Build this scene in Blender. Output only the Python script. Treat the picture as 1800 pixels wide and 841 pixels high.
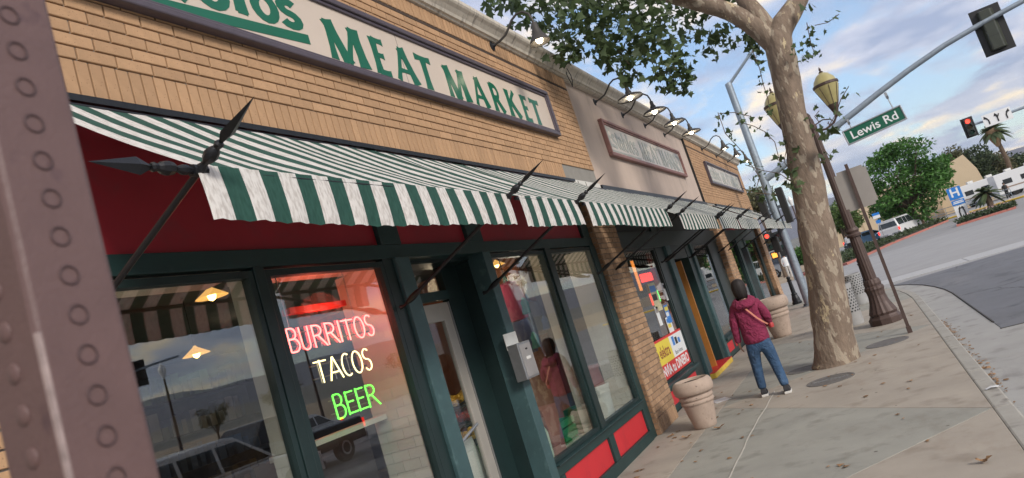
import bpy, bmesh, math, random
from mathutils import Vector, Matrix
random.seed(7)
R = math.radians
for o in list(bpy.data.objects): bpy.data.objects.remove(o)
scene = bpy.context.scene
COL = scene.collection

# ------------------------------------------------------------------ camera
YAW, PITCH, ROLL = R(24.580), R(7.4245), R(-17.593)
CAMP = Vector((3.0, 0.0, 1.714))
fwd = Vector((-math.sin(YAW)*math.cos(PITCH), math.cos(YAW)*math.cos(PITCH), math.sin(PITCH)))
rgt = Vector((math.cos(YAW), math.sin(YAW), 0)); up = rgt.cross(fwd)
r2 = rgt*math.cos(ROLL)+up*math.sin(ROLL); u2 = up*math.cos(ROLL)-rgt*math.sin(ROLL)
M = Matrix((r2, u2, -fwd)).transposed().to_4x4(); M.translation = CAMP
cd = bpy.data.cameras.new("Camera"); cam = bpy.data.objects.new("Camera", cd); COL.objects.link(cam)
cam.matrix_world = M
cd.sensor_width = 36; cd.lens = 25.6; cd.clip_start = 0.05; cd.clip_end = 20000
cd.dof.use_dof = True; cd.dof.focus_distance = 7.0; cd.dof.aperture_fstop = 9.0
scene.camera = cam
FPX = 1280.0
def ray(x, y):
    return ((x-900)/FPX*r2-(y-420.5)/FPX*u2+fwd).normalized()
def onx(x, y, X=0.0): d = ray(x, y); return CAMP+d*((X-CAMP.x)/d.x)
def ony(x, y, Y): d = ray(x, y); return CAMP+d*((Y-CAMP.y)/d.y)
def onz(x, y, Z=0.0): d = ray(x, y); return CAMP+d*((Z-CAMP.z)/d.z)

# ------------------------------------------------------------------ world and sun
SUN_EL, SUN_AZ = R(28), R(-35)      # azimuth measured from +x towards +y
wd = bpy.data.worlds.new("World"); scene.world = wd; wd.use_nodes = True
nt = wd.node_tree; nt.nodes.clear()
def N(t, **kw):
    n = nt.nodes.new(t)
    for k, v in kw.items(): setattr(n, k, v)
    return n
def L(a, b): nt.links.new(a, b)
out = N('ShaderNodeOutputWorld'); bg = N('ShaderNodeBackground'); bg.inputs[1].default_value = 0.10
sky = N('ShaderNodeTexSky', sky_type='NISHITA'); sky.sun_disc = False
sky.sun_elevation = SUN_EL; sky.sun_rotation = math.pi/2-SUN_AZ; sky.air_density = 1.0; sky.dust_density = 0.6; sky.ozone_density = 2.0
tc = N('ShaderNodeTexCoord'); sep = N('ShaderNodeSeparateXYZ'); L(tc.outputs['Generated'], sep.inputs[0])
def wm(op, a, b=None, c=None):
    n = N('ShaderNodeMath', operation=op)
    for i, v in enumerate((a, b, c)):
        if v is None: continue
        if isinstance(v, (int, float)): n.inputs[i].default_value = v
        else: L(v, n.inputs[i])
    return n.outputs[0]
zc = wm('ADD', wm('MAXIMUM', sep.outputs[2], 0.0), 0.16)
cmb = N('ShaderNodeCombineXYZ'); L(wm('DIVIDE', sep.outputs[0], zc), cmb.inputs[0]); L(wm('DIVIDE', sep.outputs[1], zc), cmb.inputs[1])
n1 = N('ShaderNodeTexNoise'); n1.inputs['Scale'].default_value = 1.9; n1.inputs['Detail'].default_value = 12; n1.inputs['Roughness'].default_value = 0.6; n1.inputs['Distortion'].default_value = 0.35
mp = N('ShaderNodeMapping'); mp.inputs['Location'].default_value = (4.6, 2.9, 0.4); mp.inputs['Scale'].default_value = (1.0, 0.75, 1); L(cmb.outputs[0], mp.inputs[0]); L(mp.outputs[0], n1.inputs['Vector'])
rp = N('ShaderNodeValToRGB'); rp.color_ramp.elements[0].position = 0.405; rp.color_ramp.elements[1].position = 0.515; L(n1.outputs['Fac'], rp.inputs[0])
n2 = N('ShaderNodeTexNoise'); n2.inputs['Scale'].default_value = 2.6; n2.inputs['Detail'].default_value = 7; mp2 = N('ShaderNodeMapping'); mp2.inputs['Location'].default_value = (8.2, 5.1, 2.2); L(cmb.outputs[0], mp2.inputs[0]); L(mp2.outputs[0], n2.inputs['Vector'])
rp2 = N('ShaderNodeValToRGB'); cr = rp2.color_ramp
cr.elements[0].position = 0.38; cr.elements[0].color = (2.0, 2.35, 3.4, 1)
cr.elements[1].position = 0.62; cr.elements[1].color = (7.6, 6.1, 4.0, 1)
e = cr.elements.new(0.50); e.color = (3.7, 3.8, 4.5, 1)
L(n2.outputs['Fac'], rp2.inputs[0])
mx = N('ShaderNodeMix', data_type='RGBA'); L(wm('MULTIPLY', rp.outputs[0], 0.9), mx.inputs[0])
sk = N('ShaderNodeMix', data_type='RGBA', blend_type='MULTIPLY'); sk.inputs[0].default_value = 1; L(sky.outputs[0], sk.inputs[6]); sk.inputs[7].default_value = (1.0, 1.0, 1.0, 1)
L(sk.outputs[2], mx.inputs[6]); L(rp2.outputs[0], mx.inputs[7])
L(mx.outputs[2], bg.inputs[0]); L(bg.outputs[0], out.inputs[0])
sd = bpy.data.lights.new("sun", 'SUN'); sd.energy = 1.5; sd.angle = R(14); sd.color = (1, 0.93, 0.84)
so = bpy.data.objects.new("sun", sd); COL.objects.link(so)
sdir = Vector((math.cos(SUN_EL)*math.cos(SUN_AZ), math.cos(SUN_EL)*math.sin(SUN_AZ), math.sin(SUN_EL)))
so.rotation_euler = sdir.to_track_quat('Z', 'Y').to_euler()
scene.render.engine = 'CYCLES'
vs = scene.view_settings; vs.view_transform = 'Standard'; vs.look = 'None'; vs.gamma = 1; vs.exposure = 1.08; vs.use_curve_mapping = False

# ------------------------------------------------------------------ materials
MATS = {}
def mat(name, col, rough=0.6, metal=0.0, var=0.12, scale=6.0, bump=0.0, bscale=None, emit=None, estr=0.0, spec=0.5, island=0.0, objrand=0.0, stretch=(1, 1, 1), dirt=None):
    if name in MATS: return MATS[name]
    m = bpy.data.materials.new(name); m.use_nodes = True; MATS[name] = m
    t = m.node_tree; b = t.nodes['Principled BSDF']
    b.inputs['Roughness'].default_value = rough; b.inputs['Metallic'].default_value = metal; b.inputs['Specular IOR Level'].default_value = spec
    c = (*col, 1)
    tcn = t.nodes.new('ShaderNodeTexCoord'); mpn = t.nodes.new('ShaderNodeMapping'); mpn.inputs['Scale'].default_value = stretch
    t.links.new(tcn.outputs['Object'], mpn.inputs[0])
    no = t.nodes.new('ShaderNodeTexNoise'); no.inputs['Scale'].default_value = scale; no.inputs['Detail'].default_value = 6; no.inputs['Roughness'].default_value = 0.6
    t.links.new(mpn.outputs[0], no.inputs['Vector'])
    mr = t.nodes.new('ShaderNodeMapRange'); mr.inputs[1].default_value = 0.25; mr.inputs[2].default_value = 0.75; mr.inputs[3].default_value = 1-var; mr.inputs[4].default_value = 1+var
    t.links.new(no.outputs['Fac'], mr.inputs[0]); f = mr.outputs[0]
    def mul(a, amt, src):
        k = t.nodes.new('ShaderNodeMapRange'); k.inputs[3].default_value = 1-amt; k.inputs[4].default_value = 1+amt*0.8; t.links.new(src, k.inputs[0])
        p = t.nodes.new('ShaderNodeMath'); p.operation = 'MULTIPLY'; t.links.new(a, p.inputs[0]); t.links.new(k.outputs[0], p.inputs[1]); return p.outputs[0]
    if island: g = t.nodes.new('ShaderNodeNewGeometry'); f = mul(f, island, g.outputs['Random Per Island'])
    if objrand: g = t.nodes.new('ShaderNodeObjectInfo'); f = mul(f, objrand, g.outputs['Random'])
    vm = t.nodes.new('ShaderNodeVectorMath'); vm.operation = 'SCALE'; vm.inputs[0].default_value = col; t.links.new(f, vm.inputs['Scale'])
    res = vm.outputs[0]
    if dirt:
        dcol, dscale, lo, hi = dirt
        n2 = t.nodes.new('ShaderNodeTexNoise'); n2.inputs['Scale'].default_value = dscale; n2.inputs['Detail'].default_value = 5; t.links.new(mpn.outputs[0], n2.inputs['Vector'])
        k = t.nodes.new('ShaderNodeMapRange'); k.inputs[1].default_value = lo; k.inputs[2].default_value = hi; t.links.new(n2.outputs['Fac'], k.inputs[0])
        mi = t.nodes.new('ShaderNodeMix'); mi.data_type = 'RGBA'; t.links.new(k.outputs[0], mi.inputs[0]); t.links.new(res, mi.inputs[6]); mi.inputs[7].default_value = (*dcol, 1); res = mi.outputs[2]
    t.links.new(res, b.inputs['Base Color'])
    if bump:
        n3 = t.nodes.new('ShaderNodeTexNoise'); n3.inputs['Scale'].default_value = bscale or scale*8; n3.inputs['Detail'].default_value = 4; t.links.new(mpn.outputs[0], n3.inputs['Vector'])
        bn = t.nodes.new('ShaderNodeBump'); bn.inputs['Strength'].default_value = bump; bn.inputs['Distance'].default_value = 0.004
        t.links.new(n3.outputs['Fac'], bn.inputs['Height']); t.links.new(bn.outputs[0], b.inputs['Normal'])
    if emit: b.inputs['Emission Color'].default_value = (*emit, 1); b.inputs['Emission Strength'].default_value = estr
    return m
BRICK = mat('brick_tan', (0.42, 0.255, 0.14), 0.85, var=0.10, scale=14, bump=0.5, bscale=160, island=0.12, objrand=0.12, dirt=((0.11, 0.055, 0.03), 95, 0.655, 0.70))
BRICKP = mat('brick_pier', (0.43, 0.27, 0.16), 0.9, var=0.12, scale=10, bump=0.6, bscale=120, island=0.25, objrand=0.25, dirt=((0.2, 0.12, 0.08), 20, 0.6, 0.75))
MORTAR = mat('mortar', (0.25, 0.235, 0.21), 0.95, bump=0.5, bscale=150)
STUCCO = mat('stucco', (0.50, 0.40, 0.335), 0.95, var=0.10, scale=2.2, bump=0.4, bscale=90, stretch=(1, 1, 0.35), dirt=((0.30, 0.24, 0.20), 2.5, 0.58, 0.8))
CORN = mat('cornice_stone', (0.56, 0.51, 0.43), 0.8, var=0.15, scale=5, bump=0.3, stretch=(1, 2.5, 0.4), dirt=((0.16, 0.14, 0.12), 7, 0.56, 0.75))
GREEN = mat('green_paint', (0.011, 0.036, 0.036), 0.45, var=0.15, scale=4, bump=0.12, bscale=60, dirt=((0.03, 0.06, 0.06), 9, 0.62, 0.8))
TEAL = mat('teal_paint', (0.042, 0.088, 0.094), 0.5, var=0.15, scale=5, bump=0.12, bscale=70, dirt=((0.09, 0.16, 0.165), 12, 0.6, 0.8))
DKGREEN = mat('dark_green_paint', (0.010, 0.024, 0.024), 0.42, var=0.2, scale=5, bump=0.1)
RED = mat('red_paint', (0.52, 0.022, 0.03), 0.5, var=0.08, scale=3, bump=0.05, dirt=((0.40, 0.03, 0.035), 6, 0.6, 0.85))
MAROON = mat('maroon_board', (0.30, 0.012, 0.025), 0.55, var=0.12, scale=2.5, dirt=((0.2, 0.02, 0.03), 5, 0.55, 0.8))
BLACK = mat('black_iron', (0.014, 0.015, 0.018), 0.42, metal=0.3, var=0.3, scale=30, bump=0.25, bscale=90)
WHITE = mat('white_paint', (0.62, 0.60, 0.55), 0.6, var=0.06)
CREAM = mat('cream_plaster', (0.52, 0.48, 0.41), 0.8, var=0.07, scale=3)
TILE = mat('white_tile', (0.58, 0.555, 0.5), 0.22, var=0.04, objrand=0.06)
GROUT = mat('grout', (0.22, 0.2, 0.18), 0.9)
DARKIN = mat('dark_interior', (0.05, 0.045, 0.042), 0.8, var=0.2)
CHROME = mat('galvanised_steel', (0.42, 0.43, 0.44), 0.35, metal=0.85, var=0.1, scale=20)
ALU = mat('door_aluminium', (0.42, 0.39, 0.35), 0.4, metal=0.35, var=0.06)
POLE = mat('grey_pole', (0.27, 0.32, 0.37), 0.5, metal=0.4, var=0.15, scale=5, dirt=((0.18, 0.21, 0.24), 14, 0.55, 0.75))
BRONZE = mat('brown_iron', (0.085, 0.055, 0.047), 0.55, metal=0.2, var=0.15, scale=20, bump=0.2)
POSTBR = mat('brown_post_paint', (0.125, 0.073, 0.068), 0.5, var=0.10, scale=25, bump=0.15, bscale=220, dirt=((0.09, 0.05, 0.052), 38, 0.63, 0.72))
CONC = mat('tan_concrete', (0.36, 0.32, 0.268), 0.9, var=0.14, scale=1.6, bump=0.35, bscale=110, dirt=((0.23, 0.195, 0.155), 3.3, 0.55, 0.78), objrand=0.05)
CONCG = mat('grey_green_concrete', (0.295, 0.29, 0.255), 0.9, var=0.14, scale=1.6, bump=0.35, bscale=110, dirt=((0.17, 0.165, 0.14), 3.3, 0.55, 0.78), objrand=0.05)
KERB = mat('kerb_concrete', (0.34, 0.325, 0.29), 0.9, var=0.15, scale=3, bump=0.4, bscale=90, dirt=((0.18, 0.165, 0.15), 6, 0.55, 0.75))
GUTTER = mat('gutter_concrete', (0.33, 0.325, 0.31), 0.9, var=0.12, scale=1.2, bump=0.3, bscale=100, dirt=((0.21, 0.2, 0.19), 2.5, 0.55, 0.75))
ASPH = mat('asphalt', (0.15, 0.155, 0.17), 0.9, var=0.14, scale=0.9, bump=0.6, bscale=120, dirt=((0.085, 0.09, 0.1), 2.2, 0.55, 0.75))
ROAD = mat('road_pavers', (0.31, 0.305, 0.30), 0.9, var=0.10, scale=0.7, bump=0.3, bscale=60)
DARKJ = mat('dark_joint', (0.05, 0.045, 0.04), 0.95)
SIGNB = mat('sign_board', (0.56, 0.47, 0.39), 0.45, var=0.04, scale=2)
SIGNF = mat('sign_frame', (0.075, 0.06, 0.075), 0.45, var=0.15, scale=12, bump=0.1)
SIGNR = mat('sign_frame_brown', (0.24, 0.12, 0.105), 0.6, var=0.15, scale=8)
SIGNB2 = mat('faded_sign_board', (0.47, 0.42, 0.36), 0.35, var=0.06, scale=3)
LETG = mat('sign_green', (0.005, 0.115, 0.062), 0.28, var=0.08)
LETF = mat('faded_lettering', (0.30, 0.31, 0.27), 0.4, var=0.2, scale=9)
PLANT = mat('planter_stone', (0.40, 0.31, 0.25), 0.92, var=0.12, scale=9, bump=0.7, bscale=70, dirt=((0.16, 0.12, 0.1), 30, 0.66, 0.7))
SOIL = mat('soil', (0.06, 0.045, 0.035), 1.0, var=0.4, scale=30, bump=1)
BARK = mat('sycamore_bark', (0.20, 0.15, 0.112), 0.95, var=0.3, scale=9, bump=1.0, bscale=22, stretch=(1, 1, 0.4), dirt=((0.33, 0.275, 0.21), 10, 0.555, 0.575))
def bark_patches():
    t = BARK.node_tree; b = t.nodes['Principled BSDF']; src = b.inputs['Base Color'].links[0].from_socket
    tcn = t.nodes.new('ShaderNodeTexCoord'); n = t.nodes.new('ShaderNodeTexNoise'); n.inputs['Scale'].default_value = 4.0; n.inputs['Detail'].default_value = 10; n.inputs['Roughness'].default_value = 0.74; mp_ = t.nodes.new('ShaderNodeMapping'); mp_.inputs['Scale'].default_value = (1, 1, 0.45); mp_.inputs['Location'].default_value = (2.3, 0.4, 0.75)
    t.links.new(tcn.outputs['Object'], mp_.inputs[0]); t.links.new(mp_.outputs[0], n.inputs['Vector'])
    k = t.nodes.new('ShaderNodeMapRange'); k.inputs[1].default_value = 0.60; k.inputs[2].default_value = 0.612; t.links.new(n.outputs['Fac'], k.inputs[0])
    mi = t.nodes.new('ShaderNodeMix'); mi.data_type = 'RGBA'; t.links.new(k.outputs[0], mi.inputs[0]); t.links.new(src, mi.inputs[6]); mi.inputs[7].default_value = (0.48, 0.39, 0.25, 1)
    t.links.new(mi.outputs[2], b.inputs['Base Color']); t.nodes['Bump'].inputs['Distance'].default_value = 0.02
bark_patches()
BARK2 = mat('brown_bark', (0.12, 0.085, 0.06), 0.95, var=0.3, scale=9, bump=1, bscale=30, stretch=(1, 1, 0.3))
def leafmat(name, col, v=0.35):
    m = mat(name, col, 0.55, var=0.15, scale=3, island=v)
    t = m.node_tree; b = t.nodes['Principled BSDF']
    src = b.inputs['Base Color'].links[0].from_socket
    tr = t.nodes.new('ShaderNodeBsdfTranslucent'); t.links.new(src, tr.inputs[0]); ms = t.nodes.new('ShaderNodeMixShader'); ms.inputs[0].default_value = 0.3
    o = t.nodes['Material Output']; t.links.new(b.outputs[0], ms.inputs[1]); t.links.new(tr.outputs[0], ms.inputs[2]); t.links.new(ms.outputs[0], o.inputs[0]); return m
LEAF = leafmat('sycamore_leaf', (0.07, 0.108, 0.04))
LEAFB = leafmat('bright_leaf', (0.07, 0.18, 0.032))
LEAFD = leafmat('dark_leaf', (0.05, 0.075, 0.03))
LEAFO = leafmat('olive_leaf', (0.10, 0.10, 0.045))
LEAFW = leafmat('willow_leaf', (0.09, 0.15, 0.035))
PALML = leafmat('palm_leaf', (0.075, 0.105, 0.045))
DRYL = mat('dry_leaf', (0.24, 0.14, 0.07), 0.8, var=0.3, scale=40, island=0.4)
NAVY = mat('jeans', (0.03, 0.072, 0.145), 0.85, var=0.35, scale=9, bump=0.4, bscale=140, stretch=(1, 1, 0.5))
HOOD = mat('maroon_hoodie', (0.20, 0.018, 0.058), 0.9, var=0.15, scale=10, bump=0.4, bscale=120)
SKIN = mat('skin', (0.42, 0.24, 0.17), 0.55, var=0.05)
HAIR = mat('dark_hair', (0.014, 0.010, 0.009), 0.68, var=0.4, scale=60, bump=0.6, bscale=120, stretch=(1, 1, 0.2))
SHOE = mat('dark_shoe', (0.02, 0.02, 0.024), 0.7)
SOLE = mat('white_sole', (0.6, 0.58, 0.55), 0.6)
STRAP = mat('coral_strap', (0.70, 0.27, 0.19), 0.5)
CARW = mat('white_car_paint', (0.62, 0.63, 0.64), 0.2, var=0.02, spec=0.6)
CARD = mat('dark_car_paint', (0.03, 0.03, 0.035), 0.2, var=0.05)
CARS = mat('silver_car_paint', (0.32, 0.33, 0.35), 0.25, metal=0.5, var=0.02)
CARB = mat('blue_car_paint', (0.12, 0.22, 0.35), 0.25, metal=0.3, var=0.02)
TYRE = mat('tyre', (0.02, 0.02, 0.02), 0.9)
CGLASS = mat('car_glass', (0.02, 0.025, 0.03), 0.08, spec=0.8)
TAIL = mat('tail_light', (0.4, 0.01, 0.01), 0.3, emit=(1, 0.03, 0.02), estr=1.5)
BUILD = mat('far_wall', (0.54, 0.43, 0.29), 0.9, var=0.05, scale=0.5, bump=0.1)
GRAVEL = mat('dry_ground', (0.33, 0.26, 0.18), 1.0, var=0.2, scale=0.3)
HILL = mat('hill_scrub', (0.10, 0.10, 0.13), 1.0, var=0.2, scale=0.004)
REDK = mat('red_kerb', (0.40, 0.15, 0.12), 0.85, var=0.15)
YELK = mat('yellow_kerb', (0.62, 0.42, 0.06), 0.8, var=0.12)
SGREEN = mat('street_sign_green', (0.004, 0.10, 0.055), 0.35, var=0.04)
SBLUE = mat('sign_blue', (0.02, 0.19, 0.58), 0.4, var=0.04)
SWHITE = mat('sign_white', (0.75, 0.76, 0.76), 0.4, var=0.03)
SGREY = mat('sign_back', (0.33, 0.305, 0.28), 0.6, metal=0.3, var=0.08)
SBLACK = mat('sign_black', (0.012, 0.012, 0.012), 0.5)
SYEL = mat('poster_yellow', (0.75, 0.60, 0.06), 0.4, var=0.04)
SRED = mat('poster_red', (0.62, 0.03, 0.03), 0.4, var=0.05)
LENSY = mat('lantern_glass', (0.33, 0.29, 0.13), 0.3, var=0.15, scale=8, emit=(1, 0.8, 0.35), estr=0.03)
BULB = mat('lit_bulb', (0.9, 0.85, 0.75), 0.4, emit=(1, 0.85, 0.62), estr=14)
BULBW = mat('warm_bulb', (0.9, 0.8, 0.5), 0.4, emit=(1, 0.62, 0.18), estr=6)
SHADEIN = mat('lamp_shade_inside', (0.75, 0.72, 0.66), 0.5)
SHADE = mat('lamp_shade_iron', (0.055, 0.05, 0.045), 0.5, metal=0.2, var=0.2)
NPINK = mat('neon_pink', (0.9, 0.3, 0.25), 0.4, emit=(1, 0.14, 0.12), estr=3.2)
NYEL = mat('neon_cream', (0.9, 0.85, 0.5), 0.4, emit=(1, 0.80, 0.36), estr=1.9)
NGRN = mat('neon_green', (0.2, 0.9, 0.1), 0.4, emit=(0.10, 1, 0.05), estr=1.7)
LEDR = mat('lit_red', (0.8, 0.05, 0.04), 0.4, emit=(1, 0.05, 0.03), estr=1.6)
LEDO = mat('lit_orange', (0.8, 0.3, 0.04), 0.4, emit=(1, 0.30, 0.05), estr=0.9)
WOODO = mat('orange_wood', (0.42, 0.17, 0.035), 0.5, var=0.2, scale=5, stretch=(1, 1, 0.15))
WOODR = mat('red_wood', (0.26, 0.07, 0.04), 0.5, var=0.2, scale=5, stretch=(1, 1, 0.15))
PLASR = mat('dull_red_plastic', (0.23, 0.07, 0.06), 0.5)
PLASG = mat('green_plastic', (0.02, 0.22, 0.08), 0.4)
PLASW = mat('white_plastic', (0.62, 0.62, 0.59), 0.4)
PLASM = mat('mint_plastic', (0.45, 0.60, 0.48), 0.4)
YELF = mat('yellow_fruit', (0.62, 0.40, 0.05), 0.5, island=0.3)
def stripes():
    m = bpy.data.materials.new('awning_stripes'); m.use_nodes = True; t = m.node_tree; b = t.nodes['Principled BSDF']; b.inputs['Roughness'].default_value = 0.9
    def nd(x): return t.nodes.new(x)
    tcn = nd('ShaderNodeTexCoord'); se = nd('ShaderNodeSeparateXYZ'); t.links.new(tcn.outputs['Object'], se.inputs[0])
    d = nd('ShaderNodeMath'); d.operation = 'DIVIDE'; t.links.new(se.outputs[1], d.inputs[0]); d.inputs[1].default_value = 0.204
    fr = nd('ShaderNodeMath'); fr.operation = 'FRACT'; t.links.new(d.outputs[0], fr.inputs[0])
    gt = nd('ShaderNodeMath'); gt.operation = 'GREATER_THAN'; t.links.new(fr.outputs[0], gt.inputs[0]); gt.inputs[1].default_value = 0.5
    no = nd('ShaderNodeTexNoise'); no.inputs['Scale'].default_value = 75; no.inputs['Detail'].default_value = 8; mp = nd('ShaderNodeMapping'); mp.inputs['Scale'].default_value = (0.15, 1, 0.3); t.links.new(tcn.outputs['Object'], mp.inputs[0]); t.links.new(mp.outputs[0], no.inputs['Vector'])
    r = nd('ShaderNodeValToRGB'); r.color_ramp.elements[0].position = 0.38; r.color_ramp.elements[0].color = (0.50, 0.465, 0.43, 1); r.color_ramp.elements[1].position = 0.56; r.color_ramp.elements[1].color = (0.68, 0.655, 0.62, 1); t.links.new(no.outputs['Fac'], r.inputs[0])
    r2_ = nd('ShaderNodeValToRGB'); r2_.color_ramp.elements[0].position = 0.3; r2_.color_ramp.elements[0].color = (0.012, 0.058, 0.043, 1); r2_.color_ramp.elements[1].position = 0.75; r2_.color_ramp.elements[1].color = (0.026, 0.092, 0.07, 1); t.links.new(no.outputs['Fac'], r2_.inputs[0])
    mi = nd('ShaderNodeMix'); mi.data_type = 'RGBA'; t.links.new(gt.outputs[0], mi.inputs[0]); t.links.new(r.outputs[0], mi.inputs[6]); t.links.new(r2_.outputs[0], mi.inputs[7])
    t.links.new(mi.outputs[2], b.inputs['Base Color'])
    tr = nd('ShaderNodeBsdfTranslucent'); t.links.new(mi.outputs[2], tr.inputs[0]); ms = nd('ShaderNodeMixShader'); ms.inputs[0].default_value = 0.12
    t.links.new(b.outputs[0], ms.inputs[1]); t.links.new(tr.outputs[0], ms.inputs[2]); t.links.new(ms.outputs[0], t.nodes['Material Output'].inputs[0])
    bn = nd('ShaderNodeBump'); bn.inputs['Strength'].default_value = 0.3; bn.inputs['Distance'].default_value = 0.004; t.links.new(no.outputs['Fac'], bn.inputs['Height']); t.links.new(bn.outputs[0], b.inputs['Normal'])
    return m
AWN = stripes()
def glass(name, ior=0.05, tint=(0.93, 0.96, 0.95)):
    m = bpy.data.materials.new(name); m.use_nodes = True; t = m.node_tree; t.nodes.remove(t.nodes['Principled BSDF'])
    lw = t.nodes.new('ShaderNodeLayerWeight'); lw.inputs[0].default_value = 0.5
    pw = t.nodes.new('ShaderNodeMath'); pw.operation = 'POWER'; pw.inputs[1].default_value = 5; t.links.new(lw.outputs['Facing'], pw.inputs[0])
    fr = t.nodes.new('ShaderNodeMath'); fr.operation = 'MULTIPLY_ADD'; fr.inputs[1].default_value = 1-ior; fr.inputs[2].default_value = ior; t.links.new(pw.outputs[0], fr.inputs[0])
    tr = t.nodes.new('ShaderNodeBsdfTransparent'); tr.inputs[0].default_value = (*tint, 1)
    gl = t.nodes.new('ShaderNodeBsdfGlossy'); gl.inputs['Roughness'].default_value = 0.005
    ms = t.nodes.new('ShaderNodeMixShader'); t.links.new(fr.outputs[0], ms.inputs[0]); t.links.new(tr.outputs[0], ms.inputs[1]); t.links.new(gl.outputs[0], ms.inputs[2])
    t.links.new(ms.outputs[0], t.nodes['Material Output'].inputs[0]); return m
GLASS = glass('window_glass', 0.16)

def speckle(m, layers):
    t = m.node_tree; b = t.nodes['Principled BSDF']; tcn = t.nodes.new('ShaderNodeTexCoord')
    for (kind, sc, lo, hi, col, st) in layers:
        src = b.inputs['Base Color'].links[0].from_socket; mp_ = t.nodes.new('ShaderNodeMapping'); mp_.inputs['Scale'].default_value = st; t.links.new(tcn.outputs['Object'], mp_.inputs[0])
        if kind == 'dots':
            n = t.nodes.new('ShaderNodeTexVoronoi'); n.inputs['Scale'].default_value = sc; n.inputs['Randomness'].default_value = 1; o = n.outputs['Distance']
        elif kind == 'cracks':
            w = t.nodes.new('ShaderNodeTexNoise'); w.inputs['Scale'].default_value = 4; t.links.new(mp_.outputs[0], w.inputs['Vector']); va = t.nodes.new('ShaderNodeVectorMath'); va.operation = 'MULTIPLY_ADD'; va.inputs[1].default_value = (.25, .25, .25); t.links.new(w.outputs['Color'], va.inputs[0]); t.links.new(mp_.outputs[0], va.inputs[2])
            n = t.nodes.new('ShaderNodeTexVoronoi'); n.feature = 'DISTANCE_TO_EDGE'; n.inputs['Scale'].default_value = sc; t.links.new(va.outputs[0], n.inputs['Vector']); o = n.outputs['Distance']
        else:
            n = t.nodes.new('ShaderNodeTexNoise'); n.inputs['Scale'].default_value = sc; n.inputs['Detail'].default_value = 8; n.inputs['Roughness'].default_value = .7; o = n.outputs['Fac']
        if kind != 'cracks': t.links.new(mp_.outputs[0], n.inputs['Vector'])
        k = t.nodes.new('ShaderNodeMapRange'); k.inputs[1].default_value = lo; k.inputs[2].default_value = hi; t.links.new(o, k.inputs[0])
        mi = t.nodes.new('ShaderNodeMix'); mi.data_type = 'RGBA'; t.links.new(k.outputs[0], mi.inputs[0]); t.links.new(src, mi.inputs[6]); mi.inputs[7].default_value = (*col, 1); t.links.new(mi.outputs[2], b.inputs['Base Color'])
for m_, d_ in ((CONC, (0.17, 0.14, 0.11)), (CONCG, (0.13, 0.12, 0.1))):
    speckle(m_, [('noise', 22, .665, .73, d_, (1, .35, 1)), ('noise', 60, .68, .72, (.07, .055, .045), (1, .5, 1)), ('dots', 2.6, .05, .035, (.11, .095, .08), (1, 1, 1)), ('noise', 1.1, .56, .75, tuple(v*1.6 for v in d_), (1, .6, 1))])
speckle(KERB, [('noise', 30, .66, .72, (.1, .09, .08), (1, .4, 1))]); speckle(GUTTER, [('noise', 18, .66, .74, (.14, .13, .12), (1, .3, 1)), ('noise', 1.3, .55, .75, (.22, .21, .2), (1, .25, 1))])
speckle(ASPH, [('cracks', .16, .004, .0015, (.08, .08, .085), (1, 1, 1)), ('noise', .8, .55, .8, (.2, .2, .21), (1, .2, 1))])
speckle(POSTBR, [('noise', 30, .66, .69, (.07, .035, .03), (1, 1, .3)), ('noise', 140, .70, .73, (.28, .2, .19), (1, 1, .4))])
speckle(GREEN, [('noise', 45, .70, .73, (.10, .13, .13), (1, 1, .4))]); speckle(TEAL, [('noise', 45, .69, .72, (.14, .19, .19), (1, 1, .3)), ('noise', 3, .55, .8, (.03, .06, .065), (1, 1, .4))]); speckle(RED, [('noise', 60, .71, .74, (.55, .3, .28), (1, 1, 1)), ('noise', 4, .55, .8, (.38, .02, .03), (1, 1, .5))])
speckle(PLANT, [('noise', 5, .55, .75, (.28, .21, .17), (1, 1, .5)), ('noise', 90, .66, .69, (.08, .06, .05), (1, 1, 1))])
speckle(NAVY, [('noise', 6, .52, .72, (.085, .155, .27), (1, 1, .6))])
for m_, sc_, d_ in ((HOOD, 9, .05), (NAVY, 11, .03)):
    n3 = [n for n in m_.node_tree.nodes if n.type == 'TEX_NOISE'][-1 if m_ is HOOD else 1]; bn_ = m_.node_tree.nodes['Bump']; nn_ = m_.node_tree.nodes.new('ShaderNodeTexNoise'); nn_.inputs['Scale'].default_value = sc_; nn_.inputs['Distortion'].default_value = 1.5
    tcn = m_.node_tree.nodes.new('ShaderNodeTexCoord'); m_.node_tree.links.new(tcn.outputs['Object'], nn_.inputs['Vector']); m_.node_tree.links.new(nn_.outputs['Fac'], bn_.inputs['Height']); bn_.inputs['Distance'].default_value = d_; bn_.inputs['Strength'].default_value = .9

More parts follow.
